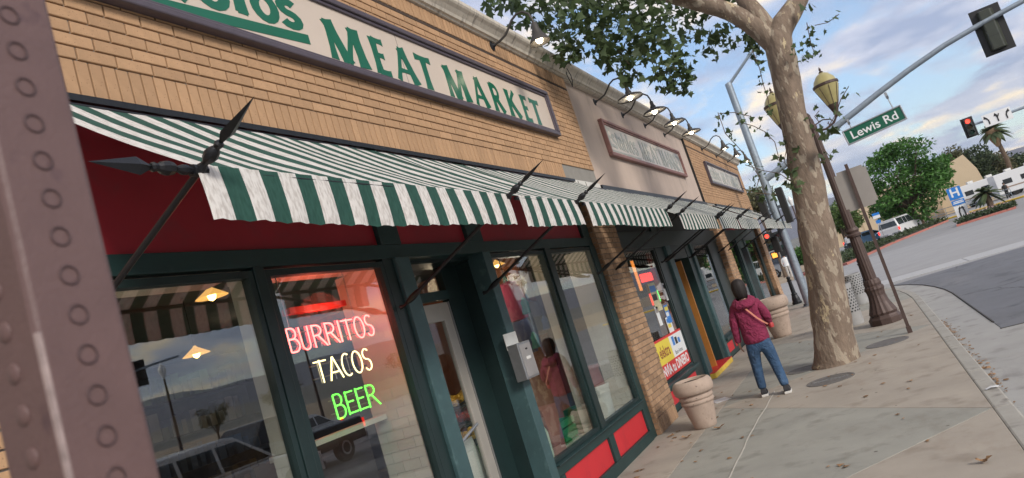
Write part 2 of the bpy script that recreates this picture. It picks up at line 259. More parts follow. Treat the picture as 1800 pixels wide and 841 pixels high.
# ------------------------------------------------------------------ mesh helpers
class MB:
    def __init__(s): s.v = []; s.f = []
    def add(s, vs_, fs):
        n = len(s.v); s.v += [tuple(v) for v in vs_]; s.f += [tuple(i+n for i in f) for f in fs]; return s
    def box(s, x0, x1, y0, y1, z0, z1):
        return s.add([(x0, y0, z0), (x1, y0, z0), (x1, y1, z0), (x0, y1, z0), (x0, y0, z1), (x1, y0, z1), (x1, y1, z1), (x0, y1, z1)],
                     [(3, 2, 1, 0), (4, 5, 6, 7), (0, 1, 5, 4), (1, 2, 6, 5), (2, 3, 7, 6), (3, 0, 4, 7)])
    def tube(s, pts, rad, n=8, cap=True):
        pts = [Vector(p) for p in pts]; k = len(pts)
        rr = rad if isinstance(rad, (list, tuple)) else [rad]*k
        vs_ = []; nrm = None
        for i, p in enumerate(pts):
            d = (pts[min(i+1, k-1)]-pts[max(i-1, 0)]).normalized()
            if nrm is None:
                nrm = d.orthogonal().normalized() if abs(d.z) < 0.99 else Vector((1, 0, 0))
            nrm = (nrm-d*nrm.dot(d)).normalized(); b = d.cross(nrm)
            for j in range(n):
                a = 2*math.pi*j/n; vs_.append(p+(nrm*math.cos(a)+b*math.sin(a))*rr[i])
        fs = [(i*n+j, i*n+(j+1) % n, (i+1)*n+(j+1) % n, (i+1)*n+j) for i in range(k-1) for j in range(n)]
        if cap: fs += [tuple(range(n-1, -1, -1)), tuple((k-1)*n+j for j in range(n))]
        return s.add(vs_, fs)
    def lathe(s, prof, n=20, c=(0, 0, 0), flute=0):
        vs_ = []
        for r, z in prof:
            for j in range(n):
                a = 2*math.pi*j/n; q = r*(1-(flute if j % 2 else 0)); vs_.append((c[0]+q*math.cos(a), c[1]+q*math.sin(a), c[2]+z))
        k = len(prof)
        fs = [(i*n+j, i*n+(j+1) % n, (i+1)*n+(j+1) % n, (i+1)*n+j) for i in range(k-1) for j in range(n)]
        fs += [tuple(range(n-1, -1, -1)), tuple((k-1)*n+j for j in range(n))]
        return s.add(vs_, fs)
    def prism(s, poly, axis, a0, a1):     # polygon (2D) extruded along axis ('x','y','z')
        def P(p, h): return {'x': (h, p[0], p[1]), 'y': (p[0], h, p[1]), 'z': (p[0], p[1], h)}[axis]
        n = len(poly); vs_ = [P(p, a0) for p in poly]+[P(p, a1) for p in poly]
        fs = [tuple(range(n-1, -1, -1)), tuple(range(n, 2*n))]+[(i, (i+1) % n, n+(i+1) % n, n+i) for i in range(n)]
        return s.add(vs_, fs)
    def build(s, name, m, parent=None, smooth=False, bevel=0.0, loc=None):
        me = bpy.data.meshes.new(name); me.from_pydata(s.v, [], s.f)
        bm = bmesh.new(); bm.from_mesh(me); bmesh.ops.recalc_face_normals(bm, faces=bm.faces); bm.to_mesh(me); bm.free()
        me.materials.append(m)
        return link(name, me, parent, smooth, bevel, loc)
def link(name, me, parent=None, smooth=False, bevel=0.0, loc=None):
    o = bpy.data.objects.new(name, me); COL.objects.link(o)
    if parent: o.parent = parent
    if loc is not None: o.location = loc
    if smooth:
        for p in me.polygons: p.use_smooth = True
        md = o.modifiers.new('edge', 'EDGE_SPLIT'); md.split_angle = R(40)
    if bevel:
        md = o.modifiers.new('bevel', 'BEVEL'); md.width = bevel; md.segments = 2; md.limit_method = 'ANGLE'
    return o
def empty(name, loc=(0, 0, 0), rz=0.0):
    o = bpy.data.objects.new(name, None); COL.objects.link(o); o.location = loc; o.rotation_euler = (0, 0, rz); o.empty_display_size = 0.1; return o
def tag(o, label, cat, group=None, kind=None):
    if label: o['label'] = label
    if cat: o['category'] = cat
    if group: o['group'] = group
    if kind: o['kind'] = kind
    return o
def struct(o, label=None): o['kind'] = 'structure'; return o
def bx(name, x, y, z, m, parent=None, bevel=0.0):
    return MB().box(x[0], x[1], y[0], y[1], z[0], z[1]).build(name, m, parent, bevel=bevel)
def copy_tree(o, parent=None):
    c = o.copy(); COL.objects.link(c); c.parent = parent
    for ch in [q for q in bpy.data.objects if q.parent == o]: copy_tree(ch, c)
    return c
def text_mesh(s, size, depth=0.002, sx=1.0, bold=0.0):
    cu = bpy.data.curves.new('t', 'FONT'); cu.body = s; cu.size = size; cu.extrude = depth; cu.align_x = 'CENTER'; cu.align_y = 'CENTER'; cu.offset = bold; cu.resolution_u = 4
    ob = bpy.data.objects.new('t', cu); COL.objects.link(ob); bpy.context.view_layer.update()
    me = bpy.data.meshes.new_from_object(ob.evaluated_get(bpy.context.evaluated_depsgraph_get()))
    bpy.data.objects.remove(ob); bpy.data.curves.remove(cu)
    for v in me.vertices: v.co.x *= sx
    return me
def text(name, s, size, m, parent, mw, depth=0.002, sx=1.0, bold=0.0):   # mw: 4x4 placing text's x/y plane
    me = text_mesh(s, size, depth, sx, bold); me.materials.clear(); me.materials.append(m)
    o = bpy.data.objects.new(name, me); COL.objects.link(o); o.parent = parent; o.matrix_local = mw; return o
def frame_m(origin, ex, ey):
    ex = Vector(ex).normalized(); ey = Vector(ey).normalized(); ez = ex.cross(ey); m = Matrix((ex, ey, ez)).transposed().to_4x4(); m.translation = Vector(origin); return m
FACADE = lambda p: frame_m(p, (0, 1, 0), (0, 0, 1))      # text reading along +y, facing +x

# ================================================================== GROUND
RZ = -0.13
g = MB()
g.box(-6000, 6000, -6000, 6000, RZ-0.6, RZ-0.012)
struct(g.build('ground', GRAVEL))
struct(bx('road', (-60, 40), (11.6, 49.0), (RZ-0.1, RZ), ROAD))
struct(bx('far_road', (-1.0, 34.0), (49.0, 300), (RZ-0.1, RZ-0.003), mat('far_asphalt', (0.27, 0.265, 0.26), 0.9, var=0.1, scale=0.4)))
struct(bx('cross_road', (-1.0, 70.0), (-60, 11.6), (RZ-0.1, RZ-0.006), mat('near_asphalt', (0.14, 0.14, 0.15), 0.9, var=0.1, scale=0.6)))
# kerb centre line (inner edge of kerb)
KL = [(3.44, y) for y in (-12, -9, -6, -3, 0, 2.4, 4.7, 7.06, 8.7, 10.4, 12.3, 14.2, 16.0, 17.5)]
KL += [(3.40, 18.6), (3.30, 19.8), (3.14, 21.0), (2.88, 22.2), (2.5, 23.4), (1.98, 24.6), (1.3, 25.8), (0.4, 26.9), (-0.8, 27.9), (-2.4, 28.7), (-4.5, 29.2), (-7, 29.4), (-40, 29.4)]
def offs(pl, d):
    o = []
    for i, p in enumerate(pl):
        a = Vector(pl[max(i-1, 0)]); b = Vector(pl[min(i+1, len(pl)-1)]); t = (b-a).normalized(); o.append((p[0]+t.y*d, p[1]-t.x*d))
    return o
K0, K1, K2 = KL, offs(KL, 0.15), offs(KL, 0.72)
kerb = struct(empty('kerb', (3.44, 0, 0)))
for i in range(len(KL)-1):
    a, b, c, d = K0[i], K0[i+1], K1[i+1], K1[i]
    sh = lambda p, q, t: (p[0]+(q[0]-p[0])*t, p[1]+(q[1]-p[1])*t)
    ln = math.dist(a, b); t = 0.004/ln
    q = [sh(a, b, t), sh(b, a, t), sh(c, d, t), sh(d, c, t)]
    q2 = [(p[0]-3.44, p[1]) for p in q]
    MB().prism(q2, 'z', RZ-0.2, -0.002).build('kerb_stone', KERB, kerb, bevel=0.018)
gut = struct(empty('gutter', (3.6, 0, RZ)))
for i in range(len(KL)-1):
    if i < len(KL)-8:
        q = [K1[i], K1[i+1], K2[i+1], K2[i]]
    else:
        q = [K1[i], K1[i+1], K2[i+1], K2[i]]
    if KL[i][1] < 10.0 and KL[i][0] > 3: continue
    MB().prism([(p[0]-3.6, p[1]) for p in q], 'z', -0.1, 0.005).build('gutter_slab', GUTTER, gut, bevel=0.004)
# concrete bus pad beside the kerb
pad = struct(empty('bus_pad', (3.6, 0, RZ)))
for (x0, x1) in ((3.602, 6.4), (6.41, 9.2)):
    for k, (y0, y1) in enumerate(((-12, -7), (-7, -2), (-2, 1.9), (1.9, 4.6), (4.6, 7.4), (7.4, 9.7), (9.7, 11.6))):
        bx('pad_slab', (x0-3.6, x1-3.6), (y0+0.004, y1-0.004), (-0.1, 0.004+0.0005*k), GUTTER, pad, bevel=0.004)
# fresh asphalt lane and joints
asp = [(K2[i][0]+0.01, K2[i][1]) for i in range(9, 20)]
poly = [(4.17, 11.62)]+[p for p in asp if p[1] > 11.8 and p[1] < 24.8]+[(9.0, 24.6), (14, 24.5), (14, 11.62)]
struct(MB().prism(poly, 'z', RZ-0.05, RZ+0.009).build('asphalt_lane', ASPH))
struct(bx('tar_joint', (4.15, 14), (11.59, 11.625), (RZ-0.02, RZ+0.0125), DARKJ))
tj = MB(); tp = [p for p in asp if p[1] > 11.4 and p[1] < 24.8]
tj.tube([(p[0], p[1], RZ+0.006) for p in tp], 0.016, 5); struct(tj.build('tar_seam', DARKJ))
cw = struct(empty('crosswalk_band', (2.6, 25.0, RZ)))
for k in range(5):
    x0 = 0.35+k*2.4
    MB().prism([(x0+0.012, -0.35+0.02*k), (x0+2.388, -0.35+0.02*k+0.02), (x0+2.388, 1.45+0.02*k), (x0+0.012, 1.45+0.02*k)], 'z', -0.05, 0.012).build('concrete_slab', mat('pale_concrete', (0.42, 0.42, 0.42), 0.9, var=0.08), cw)
# sidewalk slabs: border strip + zigzag triangles of buff and grey-green concrete
side = struct(empty('sidewalk', (0, 0, 0)))
struct(MB().prism([(-0.3, -12), (3.43, -12), (3.43, 17.5)]+[(K0[i][0]-0.01, K0[i][1]) for i in range(14, 26)]+[(-40, 29.39), (-40, 26.7), (-0.3, 26.7)], 'z', -0.3, -0.014).build('sidewalk_base', DARKJ, side))
def slab(poly, m, h=0.0):
    c = Vector((sum(p[0] for p in poly)/len(poly), sum(p[1] for p in poly)/len(poly)))
    q = []
    for p in poly:
        v = Vector(p)-c; l = v.length; q.append((c+v*((l-0.006)/l))[:])
    MB().prism(q, 'z', -0.10, h).build('sidewalk_slab', m, side, bevel=0.004)
yb = [-7.29+2.87*k for k in range(0, 10)]
for k in range(8): slab([(-0.1, yb[k]), (0.64, yb[k]), (0.64, yb[k+1]), (-0.1, yb[k+1])], CONC, 0.0)
for k in range(0, 9, 2):
    y0, y1, y2 = yb[k], yb[k]+2.87, yb[k]+5.74
    if y2 > 18.2: break
    # grey triangle: base on the building side, apex at the kerb (split by the filled joint at x = 1.3)
    t = (1.3-0.64)/2.8
    slab([(0.64, y0), (1.3, y0+2.87*t), (1.3, y2-2.87*t), (0.64, y2)], CONCG)
    slab([(1.3, y0+2.87*t), (3.44, y1), (1.3, y2-2.87*t)], CONCG)
    slab([(0.64, y0), (3.44, y0), (3.44, y1)], CONC)
    slab([(3.44, y1), (3.44, y2), (0.64, y2)], CONC)
ye = yb[8]
for (x0, x1) in ((-0.1, 1.3), (1.3, 3.44)):
    slab([(x0, ye), (x1, ye), (x1, 17.5), (x0, 17.5)], CONC)
slab([(-0.1, 17.5), (1.5, 17.5), (1.5, 21.0), (-0.1, 21.0)], CONC)
slab([(1.5, 17.5), (3.43, 17.5), (3.39, 18.6), (3.29, 19.8), (3.13, 21.0), (1.5, 21.0)], CONCG)
slab([(-0.1, 21.0), (3.13, 21.0), (2.87, 22.2), (2.49, 23.4), (1.97, 24.6), (-0.1, 24.6)], CONC)
slab([(-0.1, 24.6), (1.97, 24.6), (1.29, 25.8), (0.39, 26.9), (-0.81, 27.9), (-0.81, 26.7), (-0.1, 26.7)], CONCG)
struct(MB().tube([(1.30+0.012*math.sin(y*2.1)+0.006*math.sin(y*7), y, 0.002) for y in [4+0.25*i for i in range(26)]], 0.0065, 5).build('joint_filler', mat('filler', (0.40, 0.375, 0.33), 0.85), side))
def cover(name, x, y, r, label, m=None):
    e_ = MB(); e_.lathe([(r, -0.02), (r, 0.006), (r-0.03, 0.008), (r-0.035, 0.004), (0.001, 0.004)], 32)
    o = e_.build(name, mat('cast_iron', (0.16, 0.15, 0.14), 0.7, metal=0.3, var=0.25, scale=12, bump=0.8, bscale=60), None, loc=(x, y, 0)); tag(o, label, 'manhole cover'); return o
c = cover('manhole_cover', 2.04, 10.1, 0.30, 'large round grey utility cover set in the sidewalk in front of the tree')
MB().box(-0.22, 0.22, -0.008, 0.008, 0.004, 0.012).build('bar', CHROME, c)
cover('tree_grate_cover', 1.62, 11.45, 0.26, 'round iron cover just left of the tree trunk')
cover('water_cover', 2.78, 12.05, 0.30, 'round grate cover right of the tree trunk by the sign post')
for (x, y, sx, sy) in ((2.28, 17.0, 0.3, 0.42), (0.95, 13.9, 0.22, 0.3)):
    o = MB().box(-sx/2, sx/2, -sy/2, sy/2, -0.02, 0.004).build('utility_box_lid', mat('lid_concrete', (0.30, 0.285, 0.25), 0.9), None, loc=(x, y, 0)); tag(o, 'rectangular utility lid in the sidewalk beside the '+('perforated bins' if x > 2 else 'large rear planter'), 'utility lid')
# dry leaves and grit
spots = []
for k in range(70): spots.append((random.uniform(0.2, 3.3), random.uniform(5.6, 16), 0.004, random.uniform(0.02, 0.045)))
for k in range(130):
    y = random.choice([8.6, 9.6, 10.9, 12.5, 13.1])+random.gauss(0, 0.45); spots.append((3.62+abs(random.gauss(0, 0.045)), y, RZ+0.012, random.uniform(0.012, 0.036)))
for k in range(14): spots.append((0.15+abs(random.gauss(0, 0.08)), random.uniform(6.3, 9.0), 0.004, random.uniform(0.02, 0.05)))
dl = MB()
for (x, y, z, s) in spots:
    a = random.uniform(0, 6.28); vs_ = []
    for j in range(7):
        rr = s*(0.55 if j % 2 else 1.0)*random.uniform(0.7, 1.1); vs_.append((x+rr*math.cos(a+j*0.9), y+rr*math.sin(a+j*0.9), z+random.uniform(0.0, 0.012)))
    dl.add(vs_+[(x, y, z+0.012)], [(j, (j+1) % 7, 7) for j in range(7)])
o = dl.build('leaf_litter', DRYL); tag(o, 'scattered small dry brown leaves and bits on the sidewalk and gutter', 'leaves', kind='stuff')
for (px, py, s, lb) in ((1208, 771, 0.075, 'curled brown dry leaf nearest the brick pier foot'), (1265, 754, 0.08, 'brown dry leaf lying in front of the near planter'), (1258, 739, 0.06, 'brown dry leaf beside the foot of the near planter'), (1731, 814, 0.06, 'pale brown leaf alone near the kerb in the foreground')):
    P = onz(px, py); l = MB(); vs_ = []
    for j in range(10):
        rr = s*(0.5 if j % 2 else 1.0); a = j*0.628; vs_.append((rr*math.cos(a), rr*0.7*math.sin(a), 0.005+0.03*abs(math.cos(a))+random.uniform(0, 0.01)))
    l.add(vs_+[(0, 0, 0.006)], [(j, (j+1) % 10, 10) for j in range(10)])
    tag(l.build('dry_leaf', DRYL, None, loc=P), lb, 'leaf', 'larger dry leaves on the sidewalk')
P = onz(1267, 704); o = MB().box(-0.11, 0.11, -0.15, 0.15, 0.001, 0.004).build('paper_sheet', SWHITE, None, loc=P); o.rotation_euler = (0, 0, 0.5); tag(o, 'flat white sheet of paper lying beside the near planter', 'paper')
P = onz(1745, 683, -0.0); o = MB().add([(-0.05, -0.02, 0.004), (0.0, -0.025, 0.02), (0.06, -0.012, 0.006), (0.05, 0.018, 0.012), (-0.01, 0.025, 0.02), (-0.06, 0.018, 0.004)], [(0, 1, 4, 5), (1, 2, 3, 4)]).build('plastic_wrapper', SWHITE, None, loc=P); tag(o, 'crumpled white wrapper lying on the kerb', 'wrapper')

# ================================================================== BUILDING
B = tag(empty('shop_building', (0, 0, 0)), 'single storey brick and stucco shop building with green storefronts', 'building')
BL, BC = 0.2145, 0.0735
bw = {'n': 0}
ALLB = []      # candidate bricks: (apparent size, centre, dims, material, parent key)
def bricks_run(y0, y1, z0, rows, xf, L_=BL, H_=BC, soldier=False, skip=None, m=BRICK, axis='y', wall=None):
    for r in range(rows):
        off = 0 if soldier or r % 2 == 0 else L_/2
        y = y0-off
        while y < y1-0.01:
            a, b = max(y, y0), min(y+L_, y1)
            y += L_
            if b-a < 0.03: continue
            z = z0+r*H_
            if skip and skip((a+b)/2, z+H_/2): continue
            ALLB.append(((a+b)/2, z+H_/2, b-a-0.010, H_-0.010, xf, m, wall))
SIGN1 = (2.3, 8.87, 4.02, 4.65)
hid = lambda y, z: SIGN1[0]+0.15 < y < SIGN1[1]-0.15 and SIGN1[2]+0.06 < z < SIGN1[3]-0.06
# section 1 upper wall
W1 = bx('brick_wall', (-0.35, -0.015), (-4.0, 10.0), (3.40, 5.12), MORTAR, B)
bricks_run(0.6, 8.72, 3.432, 1, 0.0, 0.0735, 0.213, soldier=True, wall=W1)
bricks_run(0.6, 10.0, 3.645, 17, 0.0, skip=hid, wall=W1)
bricks_run(0.6, 10.0, 4.928, 1, 0.0, 0.0735, 0.172, soldier=True, wall=W1)
bx('recessed_course', (-0.02, -0.004), (0.6, 10.0), (4.897, 4.926), mat('dark_course', (0.06, 0.04, 0.03), 0.9), B)
bx('blank_panel', (-0.008, 0.012), (8.74, 10.0), (3.24, 3.44), WHITE, B)
for k in range(4): bx('panel_rib', (0.012, 0.018), (8.78+0.3*k, 8.79+0.3*k), (3.25, 3.43), MORTAR, B)
# section 3 upper wall
W3 = bx('brick_wall', (-0.35, -0.015), (17.95, 26.6), (3.40, 5.12), MORTAR, B)
bricks_run(17.95, 26.6, 3.645, 17, 0.0, wall=W3)
bricks_run(17.95, 26.6, 3.432, 1, 0.0, 0.0735, 0.213, soldier=True, wall=W3)
bricks_run(17.95, 26.6, 4.928, 1, 0.0, 0.0735, 0.172, soldier=True, wall=W3)
bx('recessed_course', (-0.02, -0.004), (17.96, 26.59), (4.897, 4.926), mat('dark_course', (0.06, 0.04, 0.03), 0.9), B)
# stucco middle
bx('stucco_wall', (-0.35, -0.05), (10.0, 17.95), (3.40, 5.12), STUCCO, B)
bx('dark_reveal', (-0.06, 0.002), (17.93, 17.952), (3.40, 5.11), SBLACK, B)  # reveal where brick stands proud of stucco, its shade painted as a black strip
# piers: core, front bricks, side bricks
PIERS = [(-4.0, 1.76, 0.0, 0), (9.08, 10.06, 0.01, 1), (18.15, 19.15, 0.01, 2), (25.65, 26.6, 0.01, 3)]
for (a, b, xf, k) in PIERS:
    w = bx('brick_pier', (-0.33, xf-0.015), (a+0.01, b-0.01), (0, 3.42), MORTAR, B)
    y0 = max(a, 0.9)
    bricks_run(y0, b, 0.20, 43, xf, BL, BC, m=BRICKP if k else BRICK, wall=w)
    bricks_run(y0, b, 0.0, 1, xf, 0.0735, 0.20, soldier=True, m=BRICKP, wall=w)
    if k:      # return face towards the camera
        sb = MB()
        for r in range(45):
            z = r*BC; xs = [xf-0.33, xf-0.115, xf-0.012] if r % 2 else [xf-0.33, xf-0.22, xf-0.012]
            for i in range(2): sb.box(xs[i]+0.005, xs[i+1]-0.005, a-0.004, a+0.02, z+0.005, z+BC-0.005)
        tag(sb.build('return_bricks', mat('brick_pier_shaded', (0.26, 0.15, 0.085), 0.9, var=0.12, scale=10, bump=0.6, bscale=120, island=0.35), w), None, None, kind='stuff')  # same pier brick in a darker copy, side-face shade put into the colour
def bsize(b):
    c = Vector((b[4], b[0], b[1])); d = c-CAMP; f = d.dot(fwd)
    if f < 0.5: return 0
    x = 900+FPX*d.dot(r2)/f; y = 420-FPX*d.dot(u2)/f
    if x < -20 or x > 1830 or y < -20 or y > 860: return 0
    if x < 60+0.23*y and y < 700: return 0
    return b[2]*b[3]*abs(d.normalized().x)/(f*f)
ALLB.sort(key=bsize, reverse=True)
bcache = {}
rest = {}
for i, b in enumerate(ALLB):
    y, z, ly, lz, xf, m, w = b
    if i < 296:
        key = (round(ly, 3), round(lz, 3), m.name)
        if key not in bcache:
            q = MB().box(-0.02, 0.0, -key[0]/2, key[0]/2, -key[1]/2, key[1]/2); me = bpy.data.meshes.new('brick'); me.from_pydata(q.v, [], q.f)
            bm = bmesh.new(); bm.from_mesh(me); bmesh.ops.recalc_face_normals(bm, faces=bm.faces)
            fr = [e_ for e_ in bm.edges if all(v.co.x > -0.001 for v in e_.verts)]
            bmesh.ops.bevel(bm, geom=fr, offset=0.003, segments=1, affect='EDGES'); bm.to_mesh(me); bm.free(); me.materials.append(m); bcache[key] = me
        link('brick', bcache[key], w, loc=(xf+random.uniform(-0.002, 0.001), y, z))
    else:
        q = rest.setdefault((w.name, m.name), (MB(), m, w))[0]; j = random.uniform(-0.002, 0.001)
        q.box(xf-0.02, xf+j, y-ly/2, y+ly/2, z-lz/2, z+lz/2)
for q, m, w in rest.values(): tag(q.build('bricks', m, w), None, None, kind='stuff')
# shell: side, rear and end walls, roof
bx('side_wall', (-12, -0.36), (26.2, 26.55), (0, 5.1), BRICKP, B)
bx('rear_wall', (-12.3, -12.0), (-4, 26.55), (0, 5.1), STUCCO, B)
bx('near_end_wall', (-12, -0.36), (-4, -3.7), (0, 5.1), STUCCO, B)
bx('roof', (-12, -0.2), (-3.9, 26.5), (5.12, 5.2), mat('roof_felt', (0.2, 0.2, 0.2), 0.95), B)
# cornice in cast lengths
prof = [(-0.2, 5.1), (0.025, 5.1), (0.035, 5.118), (0.06, 5.122), (0.075, 5.15), (0.115, 5.19), (0.15, 5.215), (0.165, 5.235), (0.165, 5.275), (0.15, 5.285), (-0.2, 5.285)]
y = -4.0; k = 0
while y < 26.7:
    y1 = min(y+1.22, 26.75); MB().prism(prof, 'y', y+0.004, y1-0.004).build('cornice', CORN, B, smooth=False); y = y1
# upper fascia behind awnings
XF = -0.06
bx('ledger', (-0.03, 0.045), (1.6, 8.9), (3.395, 3.43), BLACK, B)
bx('ledger', (-0.05, 0.035), (10.02, 17.9), (3.36, 3.42), BLACK, B)
bx('ledger', (-0.05, 0.035), (19.2, 25.6), (3.36, 3.42), BLACK, B)
for (a, b) in ((1.78, 4.46), (4.70, 5.80), (6.06, 8.83)): bx('fascia_panel', (-0.14, -0.10), (a, b), (2.64, 3.40), MAROON, B)
for (a, b) in ((4.45, 4.71), (5.79, 6.07), (8.82, 9.06)): bx('fascia_post', (-0.16, XF), (a, b), (2.662, 3.40), GREEN, B, 0.004)
bx('top_rail', (-0.18, XF+0.004), (1.77, 9.07), (2.55, 2.66), GREEN, B, 0.006)
def window(y0, y1, z0, z1, x=-0.085, fm=DKGREEN, t=0.035):
    w = bx('window', (x-0.03, x+0.03), (y0-0.04, y0), (z0-0.04, z1+0.04), fm, B)
    bx('frame', (x-0.03, x+0.03), (y1, y1+0.04), (z0-0.04, z1+0.04), fm, w)
    bx('frame', (x-0.03, x+0.03), (y0, y1), (z1, z1+0.04), fm, w); bx('frame', (x-0.03, x+0.03), (y0, y1), (z0-0.04, z0), fm, w)
    bx('pane', (x-0.006, x), (y0-0.005, y1+0.005), (z0-0.005, z1+0.005), GLASS, w)
    return w
SILL = 0.555
for (a, b) in ((1.80, 3.085), (3.255, 4.345), (6.09, 7.335), (7.57, 8.84)): window(a, b, SILL, 2.49)
bx('mullion', (-0.15, -0.045), (3.13, 3.21), (SILL-0.05, 2.55), DKGREEN, B, 0.005)
bx('mullion', (-0.15, -0.035), (7.38, 7.525), (SILL-0.05, 2.55), DKGREEN, B, 0.005)
bx('mullion', (-0.15, -0.055), (4.39, 4.52), (0.0, 2.55), DKGREEN, B, 0.005)
bx('storefront_post', (-0.2, -0.025), (4.52, 4.70), (0.0, 2.55), TEAL, B, 0.006)
bx('storefront_post', (-0.2, -0.025), (5.90, 6.05), (0.0, 2.55), TEAL, B, 0.006)
bx('storefront_post', (-0.2, -0.045), (8.885, 9.07), (0.0, 2.55), GREEN, B, 0.006)
for (a, b) in ((1.78, 4.39), (6.05, 8.885)):
    bx('sill', (-0.2, 0.01), (a, b), (0.50, SILL-0.042), GREEN, B, 0.006)
    bx('bulkhead', (-0.2, -0.075), (a, b), (0.0, 0.50), GREEN, B)
    bx('kick_rail', (-0.08, -0.035), (a, b), (0.0, 0.125), GREEN, B, 0.004); bx('kick_rail', (-0.08, -0.035), (a, b), (0.40, 0.498), GREEN, B, 0.004)
for (a, b) in ((1.85, 3.0), (3.15, 4.3), (6.2, 7.48), (7.64, 8.83)): bx('red_panel', (-0.078, -0.066), (a, b), (0.127, 0.398), RED, B)
for (a, b) in ((1.78, 1.85), (3.0, 3.15), (4.3, 4.385), (6.055, 6.2), (7.48, 7.64), (8.83, 8.885)): bx('kick_stile', (-0.08, -0.037), (a, b), (0.127, 0.398), GREEN, B, 0.003)
# door recess
DX = -0.36
bx('recess_wall', (DX-0.05, -0.2), (4.62, 4.70), (0, 2.55), GREEN, B); bx('recess_wall', (DX-0.05, -0.2), (5.90, 5.98), (0, 2.55), DKGREEN, B)
bx('recess_soffit', (DX-0.05, -0.18), (4.70, 5.90), (2.52, 2.56), DKGREEN, B)
bx('recess_wall', (DX-0.05, DX+0.02), (5.62, 5.90), (0, 2.52), DKGREEN, B)
bx('transom_bar', (DX-0.05, DX+0.03), (4.70, 5.62), (2.22, 2.30), GREEN, B)
tr = bx('transom', (DX-0.03, DX-0.024), (4.70, 5.62), (2.30, 2.52), GLASS, B)
door = bx('door', (DX-0.04, DX), (4.72, 4.86), (0.03, 2.20), ALU, B, 0.004)
bx('door_rail', (DX-0.04, DX), (4.86, 5.48), (2.04, 2.20), ALU, door, 0.004); bx('door_rail', (DX-0.04, DX), (4.86, 5.48), (0.03, 0.28), ALU, door, 0.004)
bx('door_stile', (DX-0.04, DX), (5.48, 5.61), (0.03, 2.20), ALU, door, 0.004)
bx('glazing', (DX-0.022, DX-0.016), (4.85, 5.49), (0.27, 2.05), GLASS, door)
bx('hinge_strip', (DX, DX+0.012), (5.612, 5.63), (0.03, 2.20), CHROME, door)
MB().tube([(DX+0.05, 4.93, 1.0), (DX+0.05, 5.42, 1.12)], 0.014).build('door_handle', CHROME, door)
bx('threshold', (DX-0.1, 0.0), (4.7, 5.9), (0.0, 0.02), GUTTER, B)

# interior of shop 1
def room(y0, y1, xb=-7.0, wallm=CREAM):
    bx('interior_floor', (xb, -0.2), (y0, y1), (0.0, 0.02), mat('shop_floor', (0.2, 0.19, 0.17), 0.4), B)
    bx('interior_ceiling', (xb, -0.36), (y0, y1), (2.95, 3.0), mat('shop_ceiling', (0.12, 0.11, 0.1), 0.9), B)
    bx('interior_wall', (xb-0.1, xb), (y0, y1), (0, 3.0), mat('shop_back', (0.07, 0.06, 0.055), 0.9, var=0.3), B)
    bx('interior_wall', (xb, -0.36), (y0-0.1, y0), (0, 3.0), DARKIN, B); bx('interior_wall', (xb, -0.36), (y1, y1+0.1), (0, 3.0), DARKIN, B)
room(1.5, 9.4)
def niche(y0, y1, depth, zt=2.53):
    bx('display_soffit', (-depth, -0.12), (y0, y1), (zt, zt+0.04), CREAM, B)
    bx('display_ledge', (-0.62, -0.12), (y0, y1), (SILL-0.08, SILL-0.043), TILE, B)
    bx('display_front', (-0.62, -0.58), (y0, y1), (0.02, SILL-0.085), CREAM, B)
niche(1.8, 3.1, 0.42); niche(3.25, 4.4, 0.40); niche(6.08, 7.4, 0.25); niche(7.5, 8.88, 0.27)
tile_me = None
def tiled(y0, y1, x0, x1, ztop, zt=2.53, face=-1):
    """white wall return inside the window with wall tiles to ztop on its -y face"""
    w = bx('window_return', (x0, x1), (y0+0.006, y1), (SILL-0.043, zt), CREAM, B)
    z = SILL-0.04; r = 0; tw, th = 0.15, 0.075
    while z < ztop:
        x = x1-(tw/2 if r % 2 else 0)+0.0
        x = x1+(tw/2 if r % 2 else 0)
        while x > x0+0.01:
            a, b = max(x-tw, x0), min(x, x1)
            if b-a > 0.02: bx('tile', (a+0.0015, b-0.0015), (y0-0.002, y0+0.0055), (z+0.0015, z+th-0.0015), TILE, w)
            x -= tw
        z += th; r += 1
tiled(3.10, 3.24, -0.24, -0.125, 1.5); tiled(4.36, 4.50, -0.50, -0.125, 1.62); tiled(7.40, 7.50, -0.26, -0.155, 1.5); tiled(8.86, 8.99, -0.42, -0.125, 1.5)
bx('display_shelf', (-0.46, -0.36), (3.28, 4.34), (1.44, 1.475), WHITE, B)
bx('inner_partition', (-0.66, -0.62), (3.3, 4.4), (0.5, 1.44), DARKIN, B)
bx('inner_brick', (-3.0, -1.2), (9.1, 9.35), (0, 2.9), mat('inner_brick', (0.25, 0.10, 0.06), 0.9, var=0.2, scale=9), B)

# storefront 2
X2 = -0.12
bx('header_beam', (-0.3, X2+0.03), (10.06, 18.14), (2.46, 2.74), DKGREEN, B, 0.006)
bx('header_panel', (-0.3, X2-0.04), (10.06, 18.14), (2.74, 3.38), SBLACK, B)
bx('header_post', (-0.2, X2), (12.5, 12.85), (2.742, 3.38), DKGREEN, B)
window(10.2, 12.2, 0.45, 2.42, X2-0.03)
bx('wood_jamb', (-0.24, -0.175), (12.06, 12.30), (0.5, 2.40), WOODR, B)
bx('storefront_post', (-0.3, X2), (12.30, 12.85), (0, 2.46), DKGREEN, B, 0.006); bx('storefront_post', (-0.28, X2+0.05), (12.87, 13.2), (0, 2.46), TEAL, B, 0.006)
bx('open_door', (-0.9, -0.1), (13.78, 13.83), (0.03, 2.15), WOODO, B, 0.004)
bx('door_header', (-0.3, X2-0.01), (13.2, 14.62), (2.2, 2.46), DKGREEN, B)
